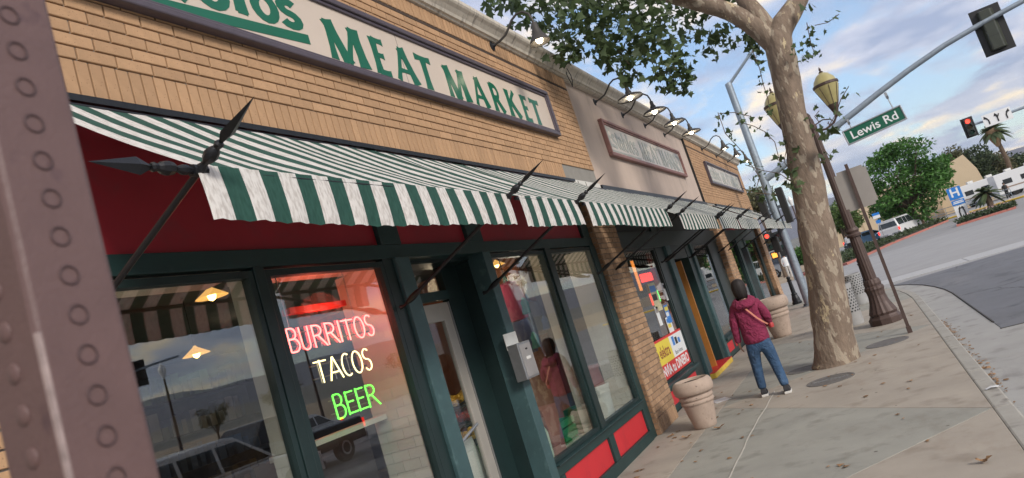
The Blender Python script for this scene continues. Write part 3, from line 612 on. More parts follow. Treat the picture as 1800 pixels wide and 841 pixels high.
bx('storefront_post', (-0.3, X2), (14.62, 14.95), (0, 2.46), GREEN, B, 0.006); bx('storefront_post', (-0.28, X2+0.04), (14.97, 15.2), (0, 2.46), TEAL, B, 0.006)
window(15.3, 17.0, 0.45, 2.42, X2-0.03)
bx('jamb_panel', (-0.3, X2), (17.05, 18.14), (0, 2.46), DKGREEN, B)
for (a, b) in ((10.07, 12.30), (15.2, 17.05)):
    bx('sill', (-0.26, X2+0.09), (a, b), (0.36, 0.41), GREEN, B, 0.006); bx('bulkhead', (-0.26, X2), (a, b), (0, 0.36), GREEN, B)
    for i in range(2): c0 = a+0.12+i*(b-a)/2; bx('red_panel', (X2, X2+0.008), (c0, c0+(b-a)/2-0.24), (0.1, 0.29), RED, B)
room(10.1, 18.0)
stp = bx('step_block', (-0.3, 0.03), (12.9, 14.7), (0, 0.09), YELK, B, 0.01); bx('step_edge', (-0.3, 0.034), (12.9, 14.7), (0.091, 0.10), SRED, stp)
# storefront 3
bx('header_beam', (-0.3, X2+0.03), (19.16, 25.64), (2.46, 2.74), DKGREEN, B, 0.006)
bx('header_panel', (-0.3, X2-0.04), (19.16, 25.64), (2.74, 3.38), MAROON, B)
window(19.5, 21.0, 0.45, 2.42, X2-0.03)
bx('storefront_post', (-0.3, X2+0.03), (19.17, 19.45), (0, 2.46), TEAL, B); bx('storefront_post', (-0.28, X2+0.03), (21.05, 21.4), (0, 2.46), GREEN, B)
bx('red_door', (-0.3, -0.26), (21.4, 22.5), (0.03, 2.2), RED, B); bx('door_header', (-0.3, X2), (21.4, 22.5), (2.2, 2.46), GREEN, B)
bx('storefront_post', (-0.28, X2+0.03), (22.5, 22.8), (0, 2.46), TEAL, B); window(22.9, 25.2, 0.45, 2.42, X2-0.03)
bx('jamb_panel', (-0.3, X2), (25.25, 25.64), (0, 2.46), DKGREEN, B)
for (a, b) in ((19.45, 21.05), (22.8, 25.25)):
    bx('sill', (-0.26, X2+0.09), (a, b), (0.36, 0.41), GREEN, B); bx('bulkhead', (-0.26, X2), (a, b), (0, 0.36), GREEN, B); bx('red_panel', (X2, X2+0.008), (a+0.15, b-0.15), (0.1, 0.29), RED, B)
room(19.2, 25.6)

# ------------------------------------------------------------------ stroke lettering
def arc(cx, cy, rx, ry, a0, a1, n=10): return [(cx+rx*math.cos(R(a0+(a1-a0)*i/n)), cy+ry*math.sin(R(a0+(a1-a0)*i/n))) for i in range(n+1)]
# letter -> (advance, [ (polyline, weight) ])   cap height 1
G = {
 'M': (1.02, [([(0.10, 0), (0.12, 1)], .75), ([(0.12, 1), (0.47, 0)], 1.25), ([(0.47, 0), (0.78, 1)], .7), ([(0.80, 1), (0.92, 0)], 1.3)]),
 'E': (0.62, [([(0.12, 0), (0.12, 1)], 1.25), ([(0.1, 0.94), (0.52, 0.94)], .75), ([(0.12, 0.53), (0.44, 0.53)], .7), ([(0.1, 0.06), (0.56, 0.06)], .8)]),
 'A': (0.84, [([(0.04, 0), (0.40, 1)], .7), ([(0.40, 1), (0.78, 0)], 1.3), ([(0.2, 0.32), (0.62, 0.32)], .6)]),
 'T': (0.76, [([(0.38, 0), (0.38, 1)], 1.25), ([(0.02, 0.93), (0.74, 0.93)], .8)]),
 'R': (0.76, [([(0.12, 0), (0.12, 1)], 1.2), ([(0.1, .95), (.3, .95)]+arc(.32, .73, .25, .22, 90, -90, 8)+[(.14, .5)], .8), ([(.32, .5), (.72, 0)], 1.2)]),
 'K': (0.80, [([(0.12, 0), (0.12, 1)], 1.2), ([(.66, 1), (.16, .48)], .75), ([(.28, .56), (.76, 0)], 1.25)]),
 'B': (0.66, [([(0.1, 0), (0.1, 1)], 1), ([(.1, 1), (.3, 1)]+arc(.3, .77, .2, .23, 90, -90, 8)+[(.12, .54)], 1), ([(.12, .54), (.3, .54)]+arc(.3, .27, .25, .27, 90, -90, 8)+[(.1, 0)], 1)]),
 'U': (0.66, [([(.08, 1), (.1, .25)]+arc(.31, .22, .21, .22, 180, 360, 8)+[(.52, .25), (.54, 1)], 1)]),
 'I': (0.30, [([(.15, 0), (.15, 1)], 1)]),
 'O': (0.74, [(arc(.36, .5, .3, .5, 90, 450, 20), 1)]),
 'S': (0.60, [(arc(.29, .76, .21, .24, 40, 250, 8)+arc(.29, .26, .22, .26, 80, -150, 8), 1)]),
 'C': (0.68, [(arc(.38, .5, .3, .5, 60, 300, 14), 1)]),
 's': (0.50, [(arc(.25, .50, .17, .16, 40, 250, 8)+arc(.25, .17, .19, .17, 85, -150, 8), 1)]),
 't': (0.42, [([(.18, .86), (.18, .14), (.24, .04), (.36, .05)], 1), ([(.02, .64), (.36, .64)], .7)]),
 'a': (0.56, [(arc(.25, .24, .19, .22, 60, 320, 12), .9), ([(.42, .6), (.42, .06), (.5, .02)], 1), (arc(.25, .46, .18, .2, 10, 150, 6), .8)]),
 'b': (0.58, [([(.1, 1.0), (.1, .03)], 1.1), (arc(.28, .32, .22, .31, 130, -150, 12), 1)]),
 'l': (0.32, [([(.14, 1.0), (.15, .0)], 1.2), ([(.06, .02), (.26, .02)], .6)]),
 'o': (0.60, [(arc(.29, .33, .23, .32, 90, 450, 16), 1.05)]),
}
def ribbon(pl, w, flare):
    P = [Vector(p) for p in pl]
    if len(P) == 2:
        P = [P[0].lerp(P[1], t) for t in (0, .08, .3, .7, .92, 1)]
    n = len(P); closed = (P[0]-P[-1]).length < 1e-4
    tot = [0]
    for i in range(1, n): tot.append(tot[-1]+(P[i]-P[i-1]).length)
    Lf, Rt = [], []
    for i, p in enumerate(P):
        a = P[i-1] if i > 0 else (P[-2] if closed else P[0]); b = P[i+1] if i < n-1 else (P[1] if closed else P[-1])
        t = (b-a).normalized(); nn = Vector((-t.y, t.x)); s = tot[i]/tot[-1]
        ww = w*(1+(flare*abs(2*s-1)**2.5 if not closed else 0)); Lf.append(p+nn*ww/2); Rt.append(p-nn*ww/2)
    return Lf, Rt
def letters(s, y0, z0, h, sy, weight, m, parent, x, slant=0.0, gap=0.0, flare=0.45, rise=0.0, placed=None):
    y = y0
    for i, ch in enumerate(s):
        if ch == ' ': y += 0.45*h*sy; continue
        adv, st = G[ch]; mb = MB()
        yy, wd = (placed[i] if placed else (y, sy*h))
        for j, (pl, w) in enumerate(st):
            Lf, Rt = ribbon(pl, weight*w, flare if ch.isupper() else 0.15)
            xo = x+0.0006*j+0.003
            def T(p): return (yy+p.x*wd, z0+p.y*h+rise*(yy+p.x*wd-y0))
            n = len(Lf); v = [(x, *T(p)) for p in Lf]+[(x, *T(p)) for p in Rt]+[(xo, *T(p)) for p in Lf]+[(xo, *T(p)) for p in Rt]
            f = []
            for k in range(n-1): f += [(2*n+k, 2*n+k+1, 3*n+k+1, 3*n+k), (k, k+1, 2*n+k+1, 2*n+k), (n+k, 3*n+k, 3*n+k+1, n+k+1)]
            f += [(0, 2*n, 3*n, n), (n-1, 2*n-1, 4*n-1, 3*n-1)]
            mb.add(v, f)
        mb.build('letter', m, parent)
        y += adv*wd+gap
    return y
def wall_sign(y0, y1, z0, z1, xw, bm_, fm, lm, label, detail=True):
    s = tag(empty('shop_sign', (xw, y0, z0)), label, 'sign', 'shop signs along the facade')
    W, H = y1-y0, z1-z0
    bx('board', (0.004, 0.035), (0.03, W-0.03), (0.03, H-0.03), bm_, s)
    for (a, b, c, d) in ((0, W, 0, 0.05), (0, W, H-0.05, H), (0, 0.05, 0.05, H-0.05), (W-0.05, W, 0.05, H-0.05)):
        bx('frame', (0.0, 0.075), (a, b), (c, d), fm, s, 0.01)
    for (a, b, c, d) in ((0.05, W-0.05, 0.0505, 0.078), (0.05, W-0.05, H-0.078, H-0.0505), (0.0505, 0.078, 0.078, H-0.078), (W-0.078, W-0.0505, 0.078, H-0.078)):
        bx('moulding', (0.03, 0.055), (a, b), (c, d), fm, s, 0.006)
    return s
S1 = wall_sign(SIGN1[0]-1.0, SIGN1[1], SIGN1[2], SIGN1[3], 0.0, SIGNB, SIGNF, LETG, 'large nearest cream shop sign with dark frame and bold green lettering on tan brick')
yo, zo = SIGN1[0]-1.0, SIGN1[2]
# measured feet of MEAT MARKET: (left edge, width scale)
h1 = 0.335
pl = [(4.37, .46), (4.96, .35), (5.26, .38), (5.63, .37), None, (6.13, .42), (6.68, .34), (7.11, .32), (7.50, .36), (7.92, .33), (8.18, .38)]
letters('MEAT MARKET', 0, 4.115-zo, h1, 1, 0.18, LETG, S1, 0.035, placed=[(p[0]-yo, p[1]) if p else (0, 0) for p in pl])
ppl = [(1.95, .40), (2.25, .40), (2.52, .42), (2.84, .50), (3.18, .44), (3.47, .42), (3.65, .40), (3.90, .44)]
for ch, (yy, wd) in zip('Establos', ppl): letters(ch, yy-yo, 4.145+0.085*(yy-2.92)+0.052-zo, 0.285, 1, 0.20, LETG, S1, 0.035, placed=[(yy-yo, wd)])
ul = MB(); a = (1.75, 4.055); b = (4.155, 4.245)
ul.prism([(a[0]-yo, a[1]-zo-0.075), (b[0]-yo, b[1]-zo-0.075), (b[0]-yo, b[1]-zo), (a[0]-yo, a[1]-zo)], 'x', 0.035, 0.0385).build('underline', LETG, S1)
bx('board_seam', (0.0351, 0.0356), (5.40-yo, 5.405-yo), (0.05, 0.58), SIGNF, S1)
for (y0, y1, xw, fm, lb) in ((11.2, 16.78, -0.05, SIGNR, 'weathered shop sign in brown frame on the grey stucco wall'), (19.65, 25.35, 0.0, SIGNF, 'farthest dark framed shop sign on the brick at the far end')):
    s = wall_sign(y0, y1, 4.0, 4.64, xw, SIGNB2, fm, LETF, lb)
    for ch, yy in zip('Establos', (0.16, .38, .60, .76, 1.0, 1.26, 1.40, 1.64)): letters(ch, yy, 0.19, 0.33, 1, 0.17, LETF, s, 0.035, placed=[(yy, .40)])
    bx('underline', (0.035, 0.038), (0.2, 1.9), (0.1, 0.13), LETF, s)
    k = (y1-y0)/5.65
    letters('MEAT MARKET', 0, 0.13, 0.36, 1, 0.17, LETF, s, 0.035, placed=[(v*k, .40*k) if v else (0, 0) for v in (2.1, 2.56, 2.86, 3.2, 0, 3.62, 4.06, 4.4, 4.7, 5.0, 5.24)])

# ------------------------------------------------------------------ awnings
def spear(mb, p, d, s=1.0):
    """collars and a four-sided leaf point from p along d"""
    p = Vector(p); d = Vector(d).normalized()
    mb.tube([p+d*t*s for t in (0, .015, .03, .05, .06, .075, .1, .125, .14, .16, .17)], [r*s for r in (.014, .022, .022, .014, .014, .024, .03, .024, .014, .02, .014)], 8)
    q = p+d*0.17*s; e1 = d.orthogonal().normalized(); e1 = Vector((0, 1, 0)) if abs(d.y) < 0.5 else Vector((0, 0, 1)); e2 = d.cross(e1).normalized()
    mb.add([q+e1*.008, q+e2*.008, q-e1*.008, q-e2*.008, q+d*.05*s+e1*.036*s, q+d*.05*s+e2*.018*s, q+d*.05*s-e1*.036*s, q+d*.05*s-e2*.018*s, q+d*.24*s], [(0, 1, 5, 4), (1, 2, 6, 5), (2, 3, 7, 6), (3, 0, 4, 7), (4, 5, 8), (5, 6, 8), (6, 7, 8), (7, 4, 8)])
def awning(y0, y1, label, zt=3.385, ze=2.635, xo=1.05, rods=(1, 1), xw=0.03, zv=0.225, ext=(0, 0)):
    A = tag(empty('awning', (0, y0, 0)), label, 'awning', 'striped awnings along the shop front')
    W = y1-y0; n = max(6, int(W/0.034)); c = MB(); rnd = random.Random(int(y0*100))
    m = 7; vs_ = []
    for i in range(n+1):
        y = -ext[0]+(W+ext[0]+ext[1])*i/n
        for j in range(m+1):
            t = j/m; x = xw+(xo-xw)*t; z = zt+(ze-zt)*t-0.022*math.sin(math.pi*t)*(1-0.5*math.cos(2*math.pi*i/n*2))+0.004*math.sin(y*9+j)
            vs_.append((x, y, z))
    fs = [(i*(m+1)+j, i*(m+1)+j+1, (i+1)*(m+1)+j+1, (i+1)*(m+1)+j) for i in range(n) for j in range(m)]
    c.add(vs_, fs); o = c.build('canopy', AWN, A, smooth=True); o.modifiers.clear()
    v = MB(); vs_ = []; mm = 5
    for i in range(n+1):
        y = W*i/n; wv = math.sin(y*2*math.pi/0.204)*0.008+math.sin(y*3.3+y0)*0.012+math.sin(y*11+y0*3)*0.003
        for j in range(mm+1):
            t = j/mm; vs_.append((xo+0.012*math.sin(t*math.pi*0.6)+wv*t, y, ze+0.008-zv*t+(0.007*math.sin(y*2.2+y0)+0.004*math.sin(y*2*math.pi/0.102))*t))
    v.add(vs_, [(i*(mm+1)+j, i*(mm+1)+j+1, (i+1)*(mm+1)+j+1, (i+1)*(mm+1)+j) for i in range(n) for j in range(mm)])
    o = v.build('valance', AWN, A, smooth=True); o.modifiers.clear()
    MB().tube([(xo-0.012, -0.03, ze-0.012), (xo-0.012, W+0.03, ze-0.012)], 0.014).build('front_bar', BLACK, A)
    MB().tube([(0.04, 0.0, zt-0.02), (0.04, W, zt-0.02)], 0.016).build('rear_bar', BLACK, A)
    for k, yy in ((0, 0.02), (1, W-0.0)):
        if rods[k]:
            rb = MB(); f = Vector((0.0, yy, 2.17)); t = Vector((xo+0.0, yy, ze-0.01)); d = (t-f).normalized()
            rb.tube([f+d*0.03, f+d*0.07, f+d*0.11, f+d*0.16, f+d*0.19, t], [.012, .022, .026, .022, .013, .013], 8)
            rb.tube([f+Vector((-0.03, 0, 0.0)), f+Vector((0.005, 0, 0)), f+d*0.05], [.02, .012, .012], 7)
            spear(rb, t-d*0.02, d, 0.92); rb.build('support_rod', BLACK, A, smooth=True)
            MB().tube([(xo-0.012, yy-0.03, ze-0.012), (xo-0.012, yy+0.03, ze-0.012)], 0.024).build('clamp', BLACK, A)
    return A
A0 = awning(1.86, 4.41, 'nearest and longest green striped awning under the large shop sign', ext=(0, 0.08))
q = MB(); spear(q, (1.038, -0.02, 2.623), (0, -1, 0), 0.92); q.build('bar_finial', BLACK, A0)
awning(4.58, 5.70, 'short green striped awning over the glass door', rods=(0, 1), ext=(0.08, 0.11))
awning(5.93, 8.80, 'green striped awning between the glass door and the brick pier', rods=(0, 1), ext=(0.11, 0.25))
awning(9.42, 12.08, 'green striped awning under the brown framed weathered sign', zt=3.36, ze=2.60, ext=(0.25, 0.12))
awning(12.34, 14.25, 'small green striped awning over the open orange door', zt=3.36, ze=2.60, ext=(0.12, 0.08))
awning(14.42, 17.4, 'green striped awning just before the second brick pier', zt=3.36, ze=2.60, ext=(0.08, 0.3))
awning(18.6, 21.3, 'green striped awning just past the second brick pier', zt=3.36, ze=2.60)
awning(21.5, 25.9, 'farthest green striped awning at the building corner', zt=3.36, ze=2.60)

# ------------------------------------------------------------------ gooseneck lamps
def gooseneck(y, z, xw, dish, label):
    l = tag(empty('gooseneck_lamp', (xw, y, z)), label, 'wall lamp', 'gooseneck lamps along the cornice')
    w = MB(); w.v = []; w.lathe([(0.001, 0.0), (0.06, 0.0), (0.06, 0.008), (0.03, 0.02), (0.016, 0.05)], 16)
    w.v = [(v[2], v[1], v[0]) for v in w.v]; w.build('wall_plate', BLACK, l, smooth=True)
    p = [(0.02, 0, 0), (0.10, 0, 0.01), (0.20, 0, 0.045), (0.27, 0, 0.11), (0.33, 0, 0.175), (0.41, 0, 0.215), (0.49, 0, 0.205), (0.55, 0, 0.15), (0.57, 0, 0.08), (0.575, 0, 0.02)]
    MB().tube(p, 0.014, 10).build('neck', SHADE, l, smooth=True)
    if dish: pr = [(0.018, 0.03), (0.03, 0.02), (0.035, -0.05), (0.05, -0.07), (0.055, -0.11), (0.12, -0.125), (0.2, -0.16), (0.215, -0.19), (0.208, -0.19), (0.19, -0.165), (0.11, -0.135), (0.03, -0.125)]
    else: pr = [(0.02, 0.03), (0.035, 0.015), (0.045, -0.06), (0.055, -0.08), (0.06, -0.11), (0.085, -0.15), (0.115, -0.2), (0.125, -0.225), (0.118, -0.225), (0.1, -0.19), (0.06, -0.13), (0.02, -0.12)]
    s = MB().lathe(pr, 28, (0.575, 0, 0)).build('shade', SHADE, l, smooth=True)
    bz = -0.175 if dish else -0.19
    MB().lathe([(0.001, -0.045), (0.03, -0.035), (0.042, 0), (0.03, 0.035), (0.015, 0.05)], 16, (0.575, 0, bz)).build('bulb', BULB, s, smooth=True)
    if dish: MB().lathe([(0.2, -0.17), (0.11, -0.14), (0.04, -0.13)], 28, (0.575, 0, -0.003)).build('reflector', SHADEIN, s)
for y, z, xw, dsh, lb in ((7.67, 5.04, 0.0, 0, 'single cone shaded gooseneck lamp above the nearest sign'), (11.41, 4.98, -0.05, 1, 'first dish shaded gooseneck lamp, left end over the weathered sign'), (12.95, 4.98, -0.05, 1, 'second dish shaded gooseneck lamp from the left over the weathered sign'), (14.48, 4.98, -0.05, 1, 'third dish shaded gooseneck lamp over the weathered sign'), (16.1, 4.98, -0.05, 1, 'fourth dish shaded gooseneck lamp, right end over the weathered sign'), (20.17, 5.04, 0.0, 0, 'first cone gooseneck lamp over the farthest sign'), (22.38, 5.05, 0.0, 0, 'middle cone gooseneck lamp over the farthest sign'), (24.49, 5.06, 0.0, 0, 'last cone gooseneck lamp near the building corner, behind leaves')):
    gooseneck(y, z, xw, dsh, lb)
o = MB().tube([(0.10+0.02*math.sin(i), 9.85+0.02*i+0.14*math.sin(i*0.52), 5.28-0.36*math.sin(i*math.pi/12)) for i in range(13)], 0.006, 5).build('loose_cable', BLACK); tag(o, 'thin dark cable looping down from the cornice at the stucco edge', 'cable')

# ================================================================== THINGS IN THE WINDOWS
def neon(word, y0, y1, z0, h, m, label, x=-0.22):
    tot = sum(G[c_][0] for c_ in word); sy = (y1-y0)/tot
    n = tag(empty('neon_sign', (x, y0, z0)), label, 'neon sign', 'neon words in the window'); y = 0
    for ch in word:
        adv, st = G[ch]; t = MB()
        for j, (pl, w) in enumerate(st):
            P = [Vector(p) for p in pl]; t.tube([(0.004*j, y+p.x*sy, p.y*h) for p in P], 0.0052, 6)
        t.build('glass_tube', m, n, smooth=True); y += adv*sy
    if m is NPINK:
        y = 0
        for ch in word:
            adv, st = G[ch]; t = MB()
            for j, (pl, w) in enumerate(st): t.tube([(-0.045+0.002*j, y+p[0]*sy+0.03, p[1]*h+0.008) for p in pl], 0.005, 6)
            t.build('rear_tube', mat('neon_dim_red', (0.5, 0.04, 0.04), 0.4, emit=(1, 0.05, 0.06), estr=0.7), n, smooth=True); y += adv*sy
        ld = bpy.data.lights.new('neon_glow', 'POINT'); ld.energy = 8.0; ld.color = (1, .14, .08); ld.shadow_soft_size = 0.2; lo = bpy.data.objects.new('neon_glow', ld); lo.location = (-0.02, 0.45, 0.2); lo.parent = n; COL.objects.link(lo)
    # dark mounting rail and standoffs
    for zz in (0.25*h, 0.8*h): MB().tube([(-0.035, 0.0, zz), (-0.035, y1-y0-0.03, zz)], 0.005, 6).build('mounting_rail', SBLACK, n)
    for k in range(4): MB().tube([(-0.03, (k+.5)*(y1-y0)/4, z_*h) for z_ in (0.02, 0.98)], 0.004, 5).build('standoff', CHROME, n)
    return n
neon('BURRITOS', 3.42, 4.30, 2.035, 0.15, NPINK, 'pink neon word at the top of the neon stack in the second window')
neon('TACOS', 3.585, 4.17, 1.805, 0.15, NYEL, 'cream neon word in the middle of the neon stack')
neon('BEER', 3.665, 4.13, 1.56, 0.155, NGRN, 'green neon word at the bottom of the neon stack')
for (y, z0) in ((3.5, 2.2), (4.15, 2.2)):
    o = MB().tube([(-0.25, y, 2.53), (-0.25, y, z0)], 0.004, 5).build('hanging_chain', CHROME); tag(o, 'thin chain holding up the neon words, '+('left one' if y < 3.8 else 'right one'), 'chain')
o = bx('transformer_box', (-0.33, -0.26), (3.56, 4.12), (2.285, 2.325), LEDR); o.data.materials[0] = mat('red_plastic_bar', (0.5, 0.04, 0.03), 0.35); tag(o, 'long red transformer bar hung above the pink neon', 'transformer')
def pendant(p, label):
    l = tag(empty('pendant_lamp', p), label, 'lamp', 'warm lamps inside the shop'); l.scale = (.6, .6, .6)
    MB().lathe([(0.02, 0.12), (0.03, 0.10), (0.10, 0.05), (0.2, -0.02), (0.195, -0.02), (0.1, 0.035), (0.02, 0.08)], 24).build('shade', mat('brass_shade', (0.6, 0.38, 0.12), 0.35, emit=(1, 0.5, 0.12), estr=0.6), l, smooth=True)
    MB().lathe([(0.001, -0.07), (0.04, -0.05), (0.055, 0), (0.03, 0.05)], 14).build('bulb', BULBW, l, smooth=True)
    MB().tube([(0, 0, 0.1), (0, 0, (2.95-p[2])/.6)], 0.006, 5).build('cord', SBLACK, l)
def inside(px, py, X): return onx(px, py, X)
P = inside(372, 520, -1.3); pendant(P, 'upper glowing warm pendant lamp behind the first window')
P = inside(345, 622, -2.4); pendant(P, 'lower glowing warm pendant lamp deeper behind the first window')
P = inside(873, 466, -1.4); pendant(P, 'glowing warm pendant lamp behind the third window')
for (x, y, z, e_, c_) in ((-0.7, 2.2, 2.2, 2.5, (1, .82, .6)), (-1.2, 7.0, 2.5, 10, (1, .72, .45)), (-3.5, 6.4, 2.6, 1.5, (1, .8, .6)), (-0.75, 7.9, 2.3, 7.0, (1, .85, .66)), (-0.75, 6.4, 2.3, 4.0, (1, .8, .6)), (-2, 12.5, 2.6, 4, (1, .85, .7)), (-2, 22, 2.6, 3, (1, .85, .7))):
    ld = bpy.data.lights.new('shop_fill_light', 'POINT'); ld.energy = e_; ld.color = c_; ld.shadow_soft_size = 0.15; lo = bpy.data.objects.new('shop_fill_light', ld); lo.location = (x, y, z); COL.objects.link(lo)  # unseen fill lights without fixtures, added to keep the interiors visible
# produce stand seen through the door
st = tag(empty('produce_stand', (-1.75, 7.15, 0.02)), 'tiered produce stand with yellow fruit seen through the glass door', 'produce stand')
for k in range(4):
    MB().box(-0.25+0.12*k, 0.05+0.12*k, -0.8, 0.8, 0.9+0.2*(3-k)-0.4, 0.93+0.2*(3-k)-0.4).build('shelf', mat('stand_dark', (0.05, 0.045, 0.04), 0.6), st)
    fr = MB()
    for i in range(90):
        s = random.uniform(0.035, 0.05); cx, cy, cz = -0.22+0.12*k+random.uniform(0, .25), random.uniform(-.78, .78), 0.93+0.2*(3-k)-0.4+s+random.uniform(0, .07)
        fr.lathe([(0.001, -s), (s*.7, -s*.7), (s, 0), (s*.7, s*.7), (0.001, s)], 7, (cx, cy, cz))
    tag(fr.build('fruit', (YELF, mat('red_fruit', (0.35, 0.04, 0.03), 0.4, island=.4), YELF, mat('green_fruit', (0.08, 0.15, 0.03), 0.5, island=.4))[k], st, smooth=True), None, None, kind='stuff')
for s in (-.72, .72): MB().box(-0.2, 0.3, s-0.03, s+0.03, 0, 0.9).build('leg', DARKIN, st)
sh = tag(empty('stock_shelf', (-6.2, 5.5, 0.02)), 'dark shelf rack stacked with packets deep inside the shop', 'shelf')
for z in (0.3, 0.8, 1.3, 1.8, 2.3):
    MB().box(-0.3, 0.3, -3, 3, z-0.02, z).build('shelf', DARKIN, sh); pk = MB()
    for i in range(36): y = -2.9+i*0.162; pk.box(-0.1, 0.25, y, y+random.uniform(.08, .15), z, z+random.uniform(.15, .38))
    tag(pk.build('packets', mat('packets%d' % int(z*10), [(0.16, 0.04, 0.03), (0.2, 0.14, 0.04), (0.05, 0.08, 0.14), (0.18, 0.16, 0.12), (0.08, 0.12, 0.05)][int(z*2) % 5], 0.6, island=0.7), sh), None, None, kind='stuff')
ct = bx('shop_counter', (-1.0, -0.55), (4.75, 5.35), (0.02, 1.02), CHROME); tag(ct, 'grey steel counter end just inside the glass door', 'counter')
o = MB().add([(-0.5, 5.38, 1.0), (-0.46, 5.52, 1.02), (-0.44, 5.6, 0.6), (-0.45, 5.58, 0.2), (-0.52, 5.4, 0.2), (-0.55, 5.34, 0.6)], [(0, 1, 2, 5), (5, 2, 3, 4)]).build('plastic_bag', PLASW); tag(o, 'white plastic bag hanging behind the glass door', 'bag')
# bins, buckets and crates in the third window
def pot(name, x, y, z, r0, r1, h, m, label, cat, lip=True, parent=None):
    p = [(r0, 0), (r1, h), (r1+0.012, h), (r1+0.012, h-0.03), (r1+0.004, h-0.032)] if False else [(0.001, 0), (r0, 0), (r1, h-0.04), (r1+0.012, h-0.04), (r1+0.012, h), (r1-0.006, h), (r0-0.006, 0.01), (0.001, 0.01)]
    o = MB().lathe(p, 24).build(name, m, None, smooth=True, loc=(x, y, z)); tag(o, label, cat); return o
LZ = SILL-0.041
pk = pot('plastic_bucket', -0.33, 8.22, LZ, 0.155, 0.175, 0.37, PLASW, 'white plastic bucket standing on the tiled window ledge', 'bucket')
for i in (0.27, 0.31): MB().lathe([(0.176, i), (0.18, i+.008), (0.176, i+.016)], 24).build('rib', PLASW, pk)
pot('flower_pot', -0.33, 8.22, LZ+0.33, 0.15, 0.13, 0.28, PLASR, 'dull red upturned tub stacked on the white bucket', 'tub')
o = MB().prism([(-0.12, 0), (0.12, 0), (0.17, 0.44), (0.19, 0.46), (-0.19, 0.46), (-0.17, 0.44)], 'x', -0.13, 0.13).build('waste_bin', PLASR, None, bevel=0.012, loc=(-0.33, 6.62, LZ)); tag(o, 'dull red square waste bin on the third window ledge', 'bin')
o = MB().prism([(-0.15, 0), (0.15, 0), (0.17, 0.26), (0.10, 0.34), (-0.1, 0.34), (-0.17, 0.26)], 'x', -0.11, 0.11).build('storage_tub', PLASM, None, bevel=0.03, loc=(-0.30, 6.28, LZ)); tag(o, 'pale mint plastic tub at the near end of the window ledge', 'tub')
def crate(name, x, y, w, d, h, m, label):
    c_ = tag(empty(name, (x, y, LZ)), label, 'crate')
    bx('base', (-d/2, d/2), (-w/2, w/2), (0, 0.012), m, c_)
    for s in (-1, 1):
        for z in (0.03, h*0.36, h*0.7):
            bx('slat', (s*d/2-0.008, s*d/2+0.008), (-w/2, w/2), (z, z+h*0.26), m, c_); bx('slat', (-d/2+0.01, d/2-0.01), (s*w/2-0.008, s*w/2+0.008), (z, z+h*0.26), m, c_)
crate('green_crate', -0.42, 7.12, 0.36, 0.26, 0.24, PLASG, 'green plastic crate on the ledge left of the tiled column')
crate('green_crate', -0.45, 7.78, 0.2, 0.2, 0.26, PLASG, 'green plastic crate right of the tiled column by the bucket')
crate('wooden_crate', -0.56, 6.92, 0.3, 0.2, 0.34, mat('crate_wood', (0.42, 0.24, 0.07), 0.7), 'yellow wooden crate behind the green crate in the window')
def pack(p, m, m2, label):
    b = tag(empty('backpack', p), label, 'backpack', 'backpacks hanging in the window')
    MB().lathe([(0.03, -0.24), (0.13, -0.23), (0.16, -0.1), (0.15, 0.1), (0.11, 0.21), (0.03, 0.24)], 14).build('body', m, b, smooth=True)
    MB().lathe([(0.02, -0.14), (0.08, -0.13), (0.09, 0), (0.06, 0.06), (0.02, 0.07)], 12, (0.1, 0, -0.06)).build('pocket', m2, b, smooth=True)
    MB().tube([(0, -0.05, 0.22), (0, 0, 0.34), (0, 0.05, 0.22)], 0.012, 6).build('strap', m2, b)
    MB().tube([(0, 0, 0.33), (0, 0, 2.95-p[2])], 0.004, 5).build('hook', SBLACK, b)
TEALF = mat('teal_fabric', (0.03, 0.24, 0.21), 0.8); PINKF = mat('pink_fabric', (0.45, 0.05, 0.15), 0.8); GREYF = mat('black_fabric', (0.03, 0.03, 0.03), 0.8); NAVYF = mat('navy_fabric', (0.03, 0.06, 0.16), 0.8)
pack(inside(900, 530, -0.75), PINKF, TEALF, 'teal and pink backpack hanging in the third window'); pack(inside(938, 560, -1.1), GREYF, NAVYF, 'black backpack hanging behind the teal one'); pack(inside(918, 590, -0.9), NAVYF, TEALF, 'navy backpack hanging low in the third window'); pack(inside(936, 520, -1.4), mat('orange_fabric', (0.6, 0.2, 0.05), 0.8), PINKF, 'small orange bag hanging behind the backpacks')
# mail box on the green post
mb_ = tag(empty('metal_mailbox', (-0.025, 5.93, 1.30)), 'brushed steel letter box fixed to the green post beside the door', 'mailbox')
bx('back_plate', (0.0, 0.006), (-0.13, 0.12), (0.32, 0.47), PLASW, mb_); bx('box', (0.0, 0.11), (-0.13, 0.13), (0.03, 0.36), CHROME, mb_, 0.006); bx('door', (0.11, 0.116), (-0.105, 0.115), (0.05, 0.34), mat('brushed_steel', (0.5, 0.48, 0.46), 0.4, metal=0.7), mb_, 0.003)
bx('slot', (0.116, 0.118), (-0.04, 0.05), (0.20, 0.225), PLASW, mb_); bx('lock', (0.116, 0.122), (-0.01, 0.02), (0.285, 0.30), SBLACK, mb_)
